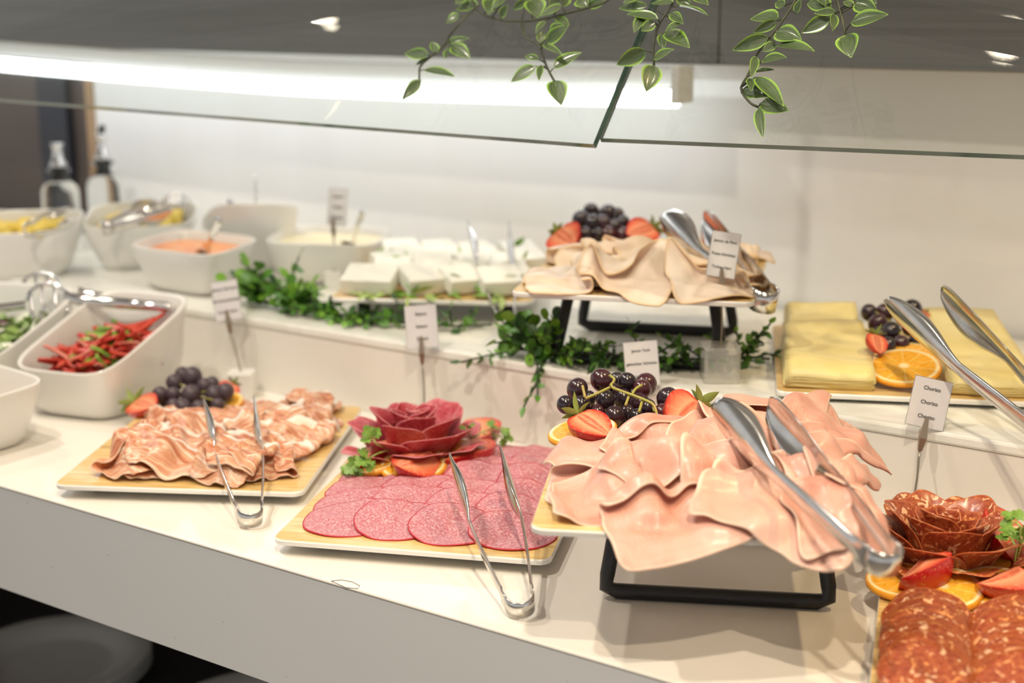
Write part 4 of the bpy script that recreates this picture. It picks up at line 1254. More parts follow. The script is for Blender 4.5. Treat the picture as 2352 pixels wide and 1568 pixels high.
# ---- tongs of the front row
H = P(577, 1196, 0.010)
T1, T2 = tip_at(H, 467, 918, 0.235, 0.03, 0.12), tip_at(H, 584, 912, 0.235, 0.03, 0.12)
tongs(H, T1, T2, 'slim steel tongs leaning on the cured ham board', bw=0.020, aw=0.0075, hw=0.016, rh=0.012)
H = P(1200, 1402, 0.010)
T1, T2 = tip_at(H, 1031, 1042, 0.235, 0.03, 0.14), tip_at(H, 1149, 1024, 0.235, 0.03, 0.14)
tongs(H, T1, T2, 'slim steel tongs leaning over the salami slices', bw=0.022, aw=0.0075, hw=0.017, rh=0.012)
H = P(2046, 1300, 0.130)
T1, T2 = tip_at(H, 1640, 938, 0.25, 0.12, 0.26), tip_at(H, 1758, 924, 0.26, 0.12, 0.26)
tongs(H, T1, T2, 'wide bladed steel tongs lying over the pink cooked ham', bw=0.040, aw=0.0105, hw=0.018, rh=0.012, blade0=0.50, shape='spade')

# ---- menu cards of the front row
def dpt(p): return proj(p)[2]
b = PY(556, 905, 1.308); b[2] = 0.0
card_holder(b, True, ((485, 648), (545, 640), (556, 730), (494, 741)), (521, 712), (530, 765), dpt(b), ['Jamon Serrano', 'Serranoschinken', 'Cured Ham'], 'menu card on a wire behind the cured ham board', 0.0, MT['white'], blk=0.034)
b = PY(975, 975, 1.308); b[2] = 0.0
card_holder(b, True, ((926, 703), (1001, 697), (1009, 797), (937, 802)), (967, 772), (970, 835), dpt(b), ['Salami', 'Salami', 'Salami'], 'Salami menu card on a wire behind the salami rose', 0.0, MT['acrylic'], blk=0.034)
b = PY(1478, 1070, 1.308); b[2] = 0
card_holder(b, True, ((1431, 786), (1509, 780), (1518, 884), (1438, 891)), (1476, 862), (1478, 905), dpt(b), ['Jamon York', 'gekochter Schinken', 'York Ham'], 'Jamon York menu card behind the shiny grapes', 0.0, MT['acrylic'], blk=0.034, size=0.085)
b = PY(2093, 1205, 1.308); b[2] = 0.0
card_holder(b, True, ((2098, 860), (2187, 878), (2169, 993), (2083, 972)), (2128, 957), (2112, 1035), dpt(b), ['Chorizo', 'Chorizo', 'Chorizo'], 'Chorizo menu card on a wire above the chorizo rose', 0.0, MT['acrylic'], blk=0.034)

# ================================================================ the raised tier
# ---- white cheese board
bf = Board(P(757, 684, 0.130), P(1228, 694, 0.130), 'wood look board with white cheese wedges on the tier', ZT)
for o in [c for c in bf.root.children if c.name.startswith('rubber_foot')]: pass
rg = np.random.default_rng(51)
def wedge(u0, v0, rot, tilt, w_, d_, h_, tri, where, z=0.0):
    pts = [(-w_ / 2, -d_ / 2), (w_ / 2, -d_ / 2), (w_ / 2, d_ / 2), (-w_ / 2, d_ / 2)] if not tri else [(-w_ / 2, -d_ / 2), (w_ / 2, -d_ / 2), (0, d_ / 2)]
    c = bf.pt(u0, v0, 0.004 + z)
    o = prism('white_cheese_wedge', pts, 0, h_, MT['feta'], None, 0.0015, c)
    o.rotation_euler = (tilt, 0.0, math.atan2(bf.u[1], bf.u[0]) + rot)
    tag(o, where, 'cheese', 'white cheese wedges'); return o
names = iter(['long white cheese wedge at the front left corner of its board', 'square white cheese wedge second in the front row', 'white cheese wedge in front beside the tongs', 'white cheese wedge in front at the right end of its board'])
fr = [(0.048, 0.040, -0.10, 0.30, 0.070, 0.050, 0.020), (0.112, 0.046, 0.55, 0.34, 0.052, 0.050, 0.022), (0.163, 0.052, 0.60, 0.34, 0.048, 0.046, 0.020), (0.217, 0.046, 0.35, 0.30, 0.054, 0.048, 0.020)]
for r_, v0 in enumerate((0.262, 0.208, 0.155, 0.102)):
    for c_, u0 in enumerate((0.050, 0.108, 0.163, 0.218)):
        wedge(u0 + rg.normal(0, 0.006) + (0.012 if r_ % 2 else 0), v0 + rg.normal(0, 0.005), rg.uniform(0.1, 0.8), 0.30 + rg.normal(0, 0.05), 0.050, 0.046, 0.018, False, 'white cheese wedge, %s from left in the %s row from the rear' % (ORD[c_], ORD[r_]), 0.007)
for a in fr: wedge(*a, False, next(names), 0.006)
# lettuce bits round the cheese
lt = tag(empty('lettuce_garnish', bf.pt(0.13, 0.10, 0)), 'shredded green lettuce scattered between the white cheese wedges', 'lettuce')
rl_ = np.array(lt.location)
for k in range(110):
    u0, v0 = rg.uniform(0.010, 0.25), rg.uniform(0.006, 0.28)
    if k < 22: v0 = rg.uniform(-0.004, 0.020)
    p = bf.pt(u0, v0, 0.004 + (0.020 * rg.uniform(0.3, 1.3) if v0 > 0.03 else 0.001)) - rl_
    leaf_obj('lettuce_shred', p, np.array([rg.normal(), rg.normal(), rg.normal() * 0.25]), np.array([0, 0, 1.0]) + rg.normal(0, 0.3, 3), rg.uniform(0.015, 0.034), rg.uniform(0.004, 0.016), MT['lettuce'] if k % 3 else MT['gar_leaf2'], lt, bend=0.4)

# ---- turkey board on its stand
zt_ = 0.195
bt = Board(P(1172, 670, zt_), P(1712, 694, zt_), 'wood look board raised on the rear black stand with pale turkey slices', zt_ - 0.0075)
tc_ = bt.pt(0.1325, 0.165)
stand(tc_[0], tc_[1], math.atan2(bt.u[1], bt.u[0]), ZT, zt_ - 0.0073 - ZT, 'black metal riser stand on the tier under the pale turkey board', wb=0.196)
ht = Heap(bt, drop=0.8); ht.mound(0.14, 0.19, 0.10, 0.010)
TS = [(0.215, 0.285, 0.2, .055, .045, [(.01, 2.6, .005)], .004), (0.235, 0.22, -.3, .055, .045, [(.012, .2, .005)], .004), (0.06, 0.20, .3, .058, .045, [(.012, 1.5, .007)], .004), (0.13, 0.205, .6, .055, .045, [(.0, 1.1, .008)], .004), (0.20, 0.175, -.3, .058, .045, [(.012, 1.7, .006)], .004),
      (0.085, 0.145, .3, .060, .045, [(.01, 1.2, .008)], .005), (0.15, 0.13, -.2, .060, .046, [(.01, 1.9, .007)], .005), (0.215, 0.10, .2, .055, .045, [(.016, 1.0, .006)], .005), (0.055, 0.085, .2, .058, .046, [(.02, .3, .006)], .005), (0.125, 0.075, -.1, .062, .046, [(.01, 1.4, .007)], .005), (0.19, 0.055, .2, .060, .042, [(.014, 1.6, .007)], .005),
      (0.06, 0.036, .15, .050, .038, [(.02, .2, .006)], .005), (0.13, 0.034, -.3, .055, .038, [(.014, 2.2, .007)], .005), (0.215, 0.034, .3, .046, .036, [(.012, 1.2, .007)], .005)]
lab_items = []
for k, (u0, v0, ro, A, B, fo, wa) in enumerate(TS):
    o = ht.slice('turkey_slice', u0, v0, ro, A, B, MT['turkey'], 400 + k, folds=fo, wav=[(wa, 0.07, 0.3 * k, k)], corner=5.0, th=0.0016, nblur=6, ndil=1)
    tag(o, 'pale folded turkey slice', 'turkey slice', 'turkey slices'); lab_items.append((o, u0, v0))
place_labels(lab_items, 'pale folded turkey slice, %s')
gt = [(1358, 486, 20, .02), (1395, 490, 21), (1335, 505, 22), (1415, 496, 20, .02), (1360, 514, 23), (1386, 514, 22), (1320, 528, 19), (1412, 522, 20), (1430, 512, 18), (1432, 540, 20), (1398, 540, 22), (1345, 540, 21), (1372, 542, 20), (1418, 556, 20, .02), (1330, 552, 18, .02)]
grape_bunch(gt, 1.88, 0.0004, 'dark grape bunch on top of the pale turkey slices', bt.pt(0.075, 0.25, 0.0), key='grape')
strawberry(PD(1280, 530, 1.83), PD(1320, 560, 1.80), TOC, 'strawberry half at the left of the turkey board', 0.62, math.pi, True, 'cut strawberries')
strawberry(PD(1500, 520, 1.86), PD(1440, 538, 1.83), TOC + np.array([0, 0, 0.4]), 'strawberry half right of the grapes on the turkey board', 0.45, math.pi, True, 'cut strawberries')
orange_slice(PD(1290, 570, 1.83), unit(np.array([-0.3, -0.4, 1])), 0.022, 'small orange slice at the left of the turkey board')

# ---- yellow cheese board
by = Board(P(1783, 899, 0.108), P(2383, 924, 0.108), 'wood look board with stacked yellow cheese slices', ZT)
def cheese_stack(u0, u1, v0, v1, n, lab, slant, seed):
    rg = np.random.default_rng(seed)
    w_ = u1 - u0; d_ = v1 - v0
    for k in range(n):
        na, nb = 12, 16; V = []; 
        du = rg.normal(0, 0.0015); z0 = 0.0008 + k * 0.0021
        ph = rg.uniform(0, 6)
        for i in range(na):
            for j in range(nb):
                a = i / (na - 1); b_ = j / (nb - 1)
                x = u0 + du + a * w_; y = v0 + (1 - k / n) * 0.004 + b_ * (d_ - 0.005 * (n - k) / n)
                z = z0 + 0.0015 * math.sin(a * 5 + ph) * math.sin(b_ * 4 + ph) + slant * b_ * 0.012 * (k / n)
                if b_ < 0.14: z -= (0.14 - b_) ** 2 * 0.55 * (k / n)            # front edge sags
                if a < 0.1: z -= (0.1 - a) ** 2 * 0.25 * (k / n)
                V.append(by.pt(x, y, max(z, 0.0006 + k * 0.0004)))
        c = by.pt((u0 + u1) / 2, (v0 + v1) / 2)
        o = mk('cheese_slice', [q - c for q in V], grid_faces(na, nb), MT['cheese'], None, c)
        solid(o, 0.0019, 1.0)
        tag(o, 'yellow cheese slice, %s from the top of the %s stack' % (ORD[n - 1 - k], lab), 'cheese slice', 'yellow cheese slices in the %s stack' % lab)
cheese_stack(0.010, 0.100, 0.012, 0.205, 11, 'left', 1.0, 61)
cheese_stack(0.015, 0.098, 0.195, 0.300, 12, 'left rear', 1.0, 64)
cheese_stack(0.178, 0.262, 0.010, 0.300, 11, 'right', 1.0, 62)
gy_ = [(2050, 705, 19, .03), (2095, 712, 24), (1997, 718, 20), (2032, 718, 21), (2072, 722, 19), (2016, 742, 22), (2113, 738, 18), (2125, 762, 17), (2090, 752, 20), (2046, 762, 23), (2020, 770, 20), (2038, 795, 21), (2070, 790, 20), (2105, 785, 18)]
grape_bunch(gy_, 1.72, 0.0012, 'dark grape bunch between the two yellow cheese stacks', by.pt(0.13, 0.18, 0.0), key='grape')
orange_slice(P(2076, 845, 0.126), unit(np.array([0.05, -0.28, 1])), 0.0385, 'large orange slice in front of the grapes on the cheese board', rot=0.3)
orange_slice(P(2085, 822, 0.122), unit(np.array([0.05, -0.2, 1])), 0.037, 'orange slice half hidden behind another on the cheese board', rot=0.9)
strawberry(PD(2012, 768, 1.56), PD(2022, 812, 1.54), unit(np.array([0.5, -0.4, 0.3])), 'strawberry with leafy calyx beside the left cheese stack', 0.45, math.pi, True, 'cut strawberries')
strawberry(PD(2128, 715, 1.72), PD(2112, 740, 1.72), TOC, 'small strawberry behind the grapes on the cheese board', 0.5, math.pi, True, 'cut strawberries')

# ---- tongs of the tier
H = P(1162, 742, ZT + 0.012)
T1, T2 = tip_at(H, 1073, 508, 0.235, 0.12, 0.26), tip_at(H, 1169, 510, 0.235, 0.12, 0.26)
tongs(H, T1, T2, 'slim steel tongs leaning on the white cheese board', bw=0.022, aw=0.008, hw=0.017, rh=0.012)
H = P(1768, 698, 0.190)
T1, T2 = tip_at(H, 1516, 500, 0.25, 0.18, 0.33), tip_at(H, 1615, 500, 0.25, 0.18, 0.33)
tongs(H, T1, T2, 'wide bladed steel tongs lying on the pale turkey slices', bw=0.046, aw=0.018, hw=0.024, rh=0.014, blade0=0.50, shape='spade')
H = P(2470, 1035, 0.125)
T1, T2 = tip_at(H, 2046, 702, 0.27, 0.12, 0.30), tip_at(H, 2146, 652, 0.29, 0.12, 0.30)
tongs(H, T1, T2, 'wide bladed steel tongs lying across the yellow cheese board', bw=0.034, aw=0.013, hw=0.020, rh=0.013, blade0=0.50, shape='spade')

# ---- menu cards of the tier
b = P(768, 662, ZT)
card_holder(b, True, ((757, 432), (801, 435), (793, 519), (750, 517)), (765, 500), (767, 545), dpt(b), ['Queso', 'Kaese', 'Cheese'], 'small menu card on a wire beside the white cheese board', ZT, MT['white'], blk=0.026)
b = P(1653, 872, ZT)
card_holder(b, True, ((1634, 527), (1699, 538), (1691, 642), (1624, 632)), (1657, 615), (1657, 675), dpt(b) - 0.035, ['Jamon de Pavo', 'Puten-Schinken', 'Turkey Ham'], 'Jamon de Pavo menu card on a clear cube in front of the turkey board', ZT, MT['acrylic'], blk=0.040, size=0.085)

# ---- leafy garlands
def garland(path, sprigs, label, seed, stem_r=0.0012):
    """sprigs: (t along path, direction, length, leaf length, leaf kind, leaf pairs)"""
    rg = np.random.default_rng(seed)
    path = spline(path, 30)
    root = tag(empty('leafy_garland', path[0]), label, 'plant', 'artificial leaf garlands')
    rl = np.asarray(path[0])
    lst = [([p - rl for p in path], stem_r * 1.4)]
    for (t, d, ln, ll, kind, n) in sprigs:
        p0 = path[min(int(t * 30), 30)]; d = unit(np.asarray(d, float))
        bendv = rg.normal(0, 0.25, 3); bendv[2] -= 0.25
        pts = [p0 + d * ln * s + bendv * ln * s * s * 0.6 for s in np.linspace(0, 1, 6)]
        for q in pts: q[2] = max(q[2], ZT + 0.002) if q[1] > YR - 0.003 else q[2]
        lst.append(([q - rl for q in pts], stem_r))
        for k in range(n):
            s = 0.2 + 0.8 * k / max(1, n - 1)
            i0 = s * 5; a = int(min(i0, 4)); f_ = i0 - a
            q = pts[a] * (1 - f_) + pts[a + 1] * f_; dr = unit(pts[a + 1] - pts[a])
            sd = unit(np.cross(dr, rg.normal(0, 1, 3)))
            for sg_ in ((-1, 1) if k < n - 1 else (0,)):
                ld = unit(dr * (0.5 if sg_ else 1) + sd * sg_ * 0.9 + rg.normal(0, 0.15, 3))
                mtk = ['gar_leaf', 'gar_leaf2', 'gar_leaf3'][rg.choice(3, p=kind[1])]
                l2 = ll * rg.uniform(0.75, 1.2)
                leaf_obj('leaf', q - rl, ld, unit(-FWD * 0.6 + np.array([0, 0, 0.8]) + rg.normal(0, 0.5, 3)), l2, l2 * kind[0], MT[mtk], root, bend=0.2, kind=kind[2])
    tubes('stem', lst, MT['gar_stem'], root, 5)
    return root
rg = np.random.default_rng(88)
BR = (0.9, [0.45, 0.5, 0.05], 'round'); MID = (0.8, [0.5, 0.25, 0.25], 'round'); DK = (0.7, [0.35, 0.15, 0.5], 'ovate'); SM = (0.5, [0.5, 0.2, 0.3], 'ovate')
sp = []
for k in range(26): t = rg.uniform(0, 0.36); sp.append((t, (rg.normal(0, 0.5), rg.normal(-0.15, 0.4), 0.95 - 1.3 * t), rg.uniform(0.035, 0.075) * (1 - t), 0.018, BR, 4))
for k in range(18): t = rg.uniform(0.22, 0.6); sp.append((t, (rg.normal(0, 0.8), rg.normal(-0.5, 0.4), 0.35), rg.uniform(0.025, 0.04), 0.013, MID, 4))
for k in range(14): t = rg.uniform(0.5, 1.0); sp.append((t, (rg.normal(0, 0.8), rg.normal(-0.3, 0.5), 0.30), rg.uniform(0.022, 0.035), 0.014, DK, 3))
garland([P(575, 690, ZT + .004), P(640, 700, ZT + .006), P(720, 712, ZT + .006), P(820, 728, ZT + .006), P(940, 742, ZT + .006), P(1040, 748, ZT + .006), P(1130, 745, ZT + .006)], sp, 'bright leafy garland lying in front of the bowls and under the white cheese board', 5)
sp = []
for k in range(17): t = rg.uniform(0, 0.22); sp.append((t, (rg.normal(0.1, 0.5), rg.normal(-0.2, 0.4), 0.9), rg.uniform(0.03, 0.065), 0.017, BR if k % 2 else MID, 4))
for k in range(30): t = rg.uniform(0.12, 0.95); sp.append((t, (rg.normal(0.5, 0.7), rg.normal(-0.1, 0.5), 0.55), rg.uniform(0.035, 0.06), 0.013, SM, 5))
for k in range(16): t = rg.uniform(0.2, 0.85); sp.append((t, (rg.normal(0, 0.7), rg.normal(-0.5, 0.4), 0.1), rg.uniform(0.025, 0.04), 0.014, DK, 4))
for (t, d) in ((0.10, (0.6, -0.75, -0.10)), (0.18, (0.3, -0.8, -0.35)), (0.05, (-0.4, -0.8, 0.0))): sp.append((t, d, 0.075, 0.014, SM, 6))
garland([P(1190, 800, ZT + .005), P(1260, 812, ZT + .008), P(1360, 822, ZT + .008), P(1470, 828, ZT + .008), P(1580, 835, ZT + .008), P(1680, 818, ZT + .008), P(1768, 824, ZT + .004)], sp, 'dark green leafy garland trailing in front of the rear stand', 6)

# ================================================================ bowls and salads at the left
def par(a, b_, c): return [a, b_, c, a + c - b_]
G = par(P(8, 842, .065), P(238, 866, .065), P(457, 678, .135))
bG = bowl(G, 0.0, None, 'white slanted bowl filled with red pepper strips', shrink=0.66, rnd=5)
sh = np.array([-0.018, -0.012, 0.0])
Fb = [G[0] + (G[0] - G[1]) * 1.15 + sh, G[0] + sh, G[3] + sh, G[3] + (G[0] - G[1]) * 1.15 + sh]
bF = bowl(Fb, 0.0, None, 'white slanted bowl filled with green salad at the left edge', shrink=0.66, rnd=5)
hr = P(115, 868, .080)
Hb = [hr + np.array([-0.17, -0.115, 0]), hr + np.array([0.0, -0.115, -0.01]), hr, hr + np.array([-0.17, 0.012, 0.0])]
bH = bowl(Hb, 0.0, None, 'white bowl cut off by the left edge of the picture', shrink=0.60, rnd=5)
bD = bowl(par(P(280, 562, .165), P(487, 590, .165), P(607, 546, .165)), ZT, None, 'white square bowl of orange sauce on the tier', shrink=0.60, rnd=5)
bE = bowl(par(P(594, 557, .163), P(858, 566, .163), P(912, 521, .163)), ZT, None, 'white square bowl of pale yellow cream beside the small menu card', shrink=0.66, rnd=5)
bA = bowl(par(P(-110, 540, .168), P(158, 532, .168), P(206, 477, .195)), ZT, None, 'white bowl of yellow chunks at the left edge of the tier', shrink=0.60, rnd=4.5)
bB = bowl(par(P(440, 516, .168), P(178, 525, .168), P(214, 466, .195)), ZT, None, 'white bowl of yellow chunks with slotted tongs, behind the orange sauce', shrink=0.60, rnd=4.5)
bC = bowl(par(P(452, 519, .160), P(650, 520, .160), P(698, 467, .205)), ZT, None, 'white slanted bowl of dark olives at the back of the tier', shrink=0.60, rnd=4.0)
fill(bD, 0.80, MT['sauce'], 'orange sauce filling the square bowl', 'orange_sauce')
fill(bE, 0.82, MT['cream'], 'pale yellow cream in the square bowl', 'yellow_cream', sz=0.92)
fill(bH, 0.55, mottled('brown_food', (0.25, 0.14, 0.06), (0.5, 0.3, 0.14), 60, 0.4), 'brown salad in the bowl cut off at the left edge', 'brown_salad', sz=0.74, cat='salad')
# pepper strips
rg = np.random.default_rng(71)
strip = {}
def strip_mesh(kind, seed):
    key = (kind, seed)
    if key in strip: return strip[key]
    r = np.random.default_rng(seed + 100)
    ln = r.uniform(0.045, 0.07); cv = r.uniform(0.3, 1.3) * r.choice([-1, 1]); wd = r.uniform(0.012, 0.018)
    V = []
    for i in range(11):
        t = i / 10; a = cv * (t - 0.5)
        x = ln * (t - 0.5); y = ln * 0.5 * cv * (t - 0.5) ** 2; w_ = wd / 2 * (0.35 + 0.65 * math.sin(math.pi * (0.08 + 0.84 * t)))
        for q in (-1, -0.4, 0.4, 1): V.append((x, y + q * w_, 0.003 * (1 - q * q) + 0.010 * math.sin(t * 3 + seed) * cv * 0.3))
    me_ = bpy.data.meshes.new('pepper_strip'); me_.from_pydata([tuple(v) for v in V], [], grid_faces(11, 4))
    me_.polygons.foreach_set('use_smooth', [True] * len(me_.polygons)); me_.materials.append(MT[kind]); strip[key] = me_
    return me_
c, ex, ey, Hh, _ = bG
for k in range(130):
    kind = 'pep_green' if k % 6 == 0 else ('pep_in' if k % 4 == 0 else 'pep_red')
    a, b_ = rg.uniform(-0.54, 0.54), rg.uniform(-0.56, 0.54)
    q = ex * a + ey * b_
    zz = (Hh + q[2]) * (0.44 + 0.20 * k / 130) + 0.020 * (1 - max(abs(a), abs(b_))) + rg.uniform(0, 0.012) * (k / 130) + 0.004
    o = bpy.data.objects.new('pepper_strip', strip_mesh(kind, int(rg.integers(0, 6)))); COL.objects.link(o)
    o.location = (c[0] + q[0], c[1] + q[1], c[2] + zz); o.rotation_euler = (rg.normal(0, 0.5), rg.normal(0, 0.35), rg.uniform(0, 6.28))
    add_mod(o, 'SOLIDIFY', thickness=0.0025)
    tag(o, 'green pepper strip in the slanted bowl' if kind == 'pep_green' else 'red pepper strip in the slanted bowl', 'pepper strip', 'green pepper strips' if kind == 'pep_green' else 'red pepper strips')
# green salad: uncountable shreds
c, ex, ey, Hh, _ = bF
V, Fa, mi = [], [], []
for k in range(520):
    a, b_ = rg.uniform(-0.8, 0.8), rg.uniform(-0.82, 0.82); q = ex * a + ey * b_
    zz = (Hh + q[2]) * 0.62 + rg.uniform(-0.01, 0.022) * (1.1 - max(abs(a), abs(b_)))
    lv, lf, lu = leaf_vf(rg.uniform(0.018, 0.042), rg.uniform(0.006, 0.020), 0.5, 0.3, 'ovate', 5, 3)
    Rm = Matrix.Rotation(rg.uniform(0, 6.28), 3, 'Z') @ Matrix.Rotation(rg.normal(0, 0.6), 3, 'Y') @ Matrix.Rotation(rg.normal(0, 0.6), 3, 'X')
    b0 = len(V)
    V += [Rm @ Vector(v) + Vector((q[0], q[1], zz)) for v in lv]; Fa += [tuple(i + b0 for i in f) for f in lf]; mi += [int(rg.choice(3, p=[0.72, 0.12, 0.16]))] * len(lf)
o = mk('green_salad', V, Fa, [MT['salad'], MT['purple'], MT['salad_white']], None, c, mids=mi)
tag(o, 'mixed shredded green salad with red cabbage in the left bowl', 'salad'); o['kind'] = 'stuff'
# chunks and olives
def lumps(bi, n, mat, key, R, lvl, name, label, cat, group, seed, ext=0.60):
    rg = np.random.default_rng(seed)
    c, ex, ey, Hh, _ = bi
    me_ = sphere_mesh(key, mat, 10, 7)
    for k in range(n):
        a, b_ = rg.uniform(-ext, ext), rg.uniform(-ext, ext); q = ex * a + ey * b_
        o = bpy.data.objects.new(name, me_); COL.objects.link(o)
        o.location = (c[0] + q[0], c[1] + q[1], c[2] + (Hh + q[2]) * lvl + rg.uniform(-0.004, 0.010))
        o.scale = [R * rg.uniform(0.7, 1.25) for _ in range(3)]; o.rotation_euler = rg.uniform(0, 3, 3)
        tag(o, label, cat, group)
lumps(bA, 55, MT['yellow'], 'yellow_chunk_a', 0.013, 0.80, 'yellow_chunk', 'yellow chunk in the bowl at the left edge of the tier', 'salad', 'yellow chunks in the left bowl', 1)
lumps(bB, 55, MT['yellow'], 'yellow_chunk_b', 0.013, 0.80, 'yellow_chunk', 'yellow chunk in the bowl with slotted tongs', 'salad', 'yellow chunks in the second bowl', 2)
lumps(bC, 45, MT['olive'], 'olive_ball', 0.010, 0.88, 'olive', 'dark green olive in the slanted bowl at the back', 'olive', 'olives in the back bowl', 3, 0.58)
lumps(bD, 1, MT['sauce'], 'sauce_blob', 0.006, 0.80, 'sauce_blob', 'small lump on top of the orange sauce', 'sauce', None, 4, 0.3)

# ---- spoons and salad tools
def spoon(p0, p1, label, r=0.0032, head=0.0, name='serving_spoon', flat=0.010, mat=None):
    p0, p1 = np.asarray(p0, float), np.asarray(p1, float)
    root = tag(empty(name, p0), label, 'spoon')
    L = p1 - p0; ln = np.linalg.norm(L); L = unit(L); S = unit(np.cross(L, -FWD)); N = np.cross(S, L)
    V = []
    for i in range(15):
        t = i / 14; w_ = flat / 2 * (0.45 + 0.55 * t ** 2) * (0.6 if t > 0.97 else 1)
        for j in range(5):
            q = j / 2 - 1; V.append(L * ln * t + S * q * w_ + N * 0.002 * (1 - q * q) + N * 0.006 * math.sin(math.pi * t))
    o = mk('handle', V, grid_faces(15, 5), mat or MT['chrome'], root); solid(o, 0.0018)
    V = []
    for i in range(13):
        t = i / 12; w_ = 0.020 * math.sqrt(max(0, 1 - (2 * t - 1) ** 2)) + 0.0005
        for j in range(7):
            q = j / 3 - 1; V.append(-L * 0.055 * t + S * q * w_ - N * 0.009 * (1 - q * q) * math.sin(math.pi * t))
    o = mk('spoon_bowl', V, grid_faces(13, 7), mat or MT['chrome'], root); solid(o, 0.0015)
    return root
spoon(P(478, 582, .158), PD(506, 500, 1.93), 'steel spoon standing in the orange sauce', flat=0.014)
spoon(P(812, 560, .155), PD(835, 483, 2.02), 'steel spoon standing in the pale yellow cream', flat=0.009)
spoon(P(532, 512, .165), PD(531, 455, 2.28), 'steel spoon handle sticking up from the olives', flat=0.011)
ld = tag(empty('small_ladle', P(575, 530, .155)), 'small steel cup ladle hooked between the olives and the orange sauce', 'ladle')
lathe('cup', [(0, 0), (0.013, 0), (0.0135, 0.034), (0.0125, 0.034), (0.012, 0.002), (0, 0.002)], MT['chrome'], ld, 24)
tube('handle', [(0.0, 0.012, 0.03), (0.0, 0.016, 0.06), (0.0, 0.016, 0.09)], 0.0016, MT['chrome'], ld)
# tongs with hinge towards the viewer in the yellow bowls
H = P(55, 532, 0.175); T1 = P(150, 485, .200); T2 = P(185, 500, .190)
tongs(H, T1, T2, 'steel tongs in the yellow bowl at the left edge', bw=0.024, aw=0.012, hw=0.016, rh=0.010, shape='leaf')
H = P(235, 526, 0.172); T1 = P(352, 468, .200); T2 = P(405, 478, .200)
tongs(H, T1, T2, 'steel tongs in the second yellow bowl', bw=0.030, aw=0.012, hw=0.018, rh=0.011, shape='leaf')
# slotted head standing in the second yellow bowl: ring with tines
sl = tag(empty('slotted_spoon', P(405, 500, .165)), 'slotted steel serving spoon standing upright in the second yellow bowl', 'spoon')
cc = PD(405, 474, 2.30); rr = 30 * 2.30 / FPX; c0 = np.array(sl.location)
ring = [cc + RIGHT * rr * math.cos(a) * 1.1 + UP * rr * math.sin(a) - c0 for a in np.linspace(0, 2 * math.pi, 25)]
tubes('rim', [(ring, 0.0018)], MT['chrome'], sl)
for q in (-0.5, 0, 0.5):
    tube('tine', [cc + RIGHT * rr * q - UP * rr * 0.85 - c0, cc + RIGHT * rr * q + UP * rr * 0.8 - c0], 0.0022, MT['chrome'], sl)
# salad tongs across the green and red bowls
zt1 = 0.125
st = tag(empty('salad_tongs', P(250, 690, zt1)), 'chrome salad tongs with round fork heads lying across the pepper and salad bowls', 'tongs')
c0 = np.array(st.location)
dd_ = dpt(P(280, 695, zt1))
def armbar(pts, w_, name):
    L_ = [PD(x, y, d) for x, y, d in pts]; V = []
    q_ = spline(L_, 20)
    for p in q_:
        for s_ in (-1, -0.3, 0.3, 1): V.append(p + UP * s_ * w_ / 2 - FWD * 0.004 * (1 - s_ * s_) - c0)
    o = mk(name, V, grid_faces(len(q_), 4), MT['chrome'], st); solid(o, 0.0015)
d0 = dd_
armbar([(400, 706, d0), (300, 698, d0), (190, 690, d0 + .02), (150, 678, d0 + .03)], 0.013, 'arm')
armbar([(400, 702, d0 + .03), (300, 690, d0 + .05), (215, 678, d0 + .06), (180, 668, d0 + .06)], 0.010, 'arm')
for (cx_, cy_, rx_, ry_, ds) in ((110, 690, 48, 38, 0.0), (95, 662, 45, 34, 0.06)):
    base_ = [PD(cx_ + rx_ * math.cos(a), cy_ - ry_ * math.sin(a), d0 + .04 + ds) - c0 for a in np.linspace(0, math.pi, 15)]
    lst = [(base_, 0.0028)]
    tubes('fork_head', lst, MT['chrome'], st)
    for q in (-0.85, -0.3, 0.3, 0.85):
        x0 = cx_ + rx_ * q; y0 = cy_ - ry_ * math.sqrt(1 - q * q)
        tube('tine', [PD(x0, y0, d0 + .04 + ds) - c0, PD(x0 + 4, y0 + 50, d0 + .02 + ds) - c0, PD(x0 + 12, y0 + 85, d0 + .03 + ds) - c0], 0.0024, MT['chrome'], st)
armbar([(60, 700, d0 + .03), (20, 705, d0 + .02), (-60, 715, d0)], 0.010, 'arm')

# ---- oil and vinegar bottles
def bottle(px_, Y_, s, hs, kind, label):
    p = PY(px_, 480, Y_); p[2] = ZT
    root = tag(empty('pour_bottle', p), label, 'bottle')
    Z = lambda prof: [(r * s, z * hs) for r, z in prof]
    lathe('glass_body', Z([(0, 0), (0.030, 0), (0.033, 0.004), (0.033, 0.085), (0.030, 0.095), (0.014, 0.110), (0.013, 0.122), (0.021, 0.125), (0.021, 0.130), (0, 0.130)]), MT['glassware'], root, 24)
    lathe('stopper', Z([(0, 0.104), (0.0105, 0.104), (0.012, 0.129), (0, 0.129)]), MT['blackrub'], root, 20)
    lathe('pour_cap', Z([(0, 0.130), (0.014, 0.130), (0.015, 0.139), (0.010, 0.147), (0.008, 0.160), (0.009, 0.172), (0.012, 0.178), (0, 0.179)]), MT['chrome'], root, 20)
    if not kind:
        tube('spout', [(0, 0, 0.172 * hs), (0.004, -0.002, 0.182 * hs), (0.012, -0.006, 0.192 * hs)], 0.006 * s, MT['blackrub'], root)
    return root
bottle(141, 1.66, 1.0, 0.92, 1, 'glass bottle with a steel pourer in front of the dark strip')
bottle(243, 1.72, 0.95, 1.0, 0, 'glass bottle with a black tipped pourer at the brown wall edge')

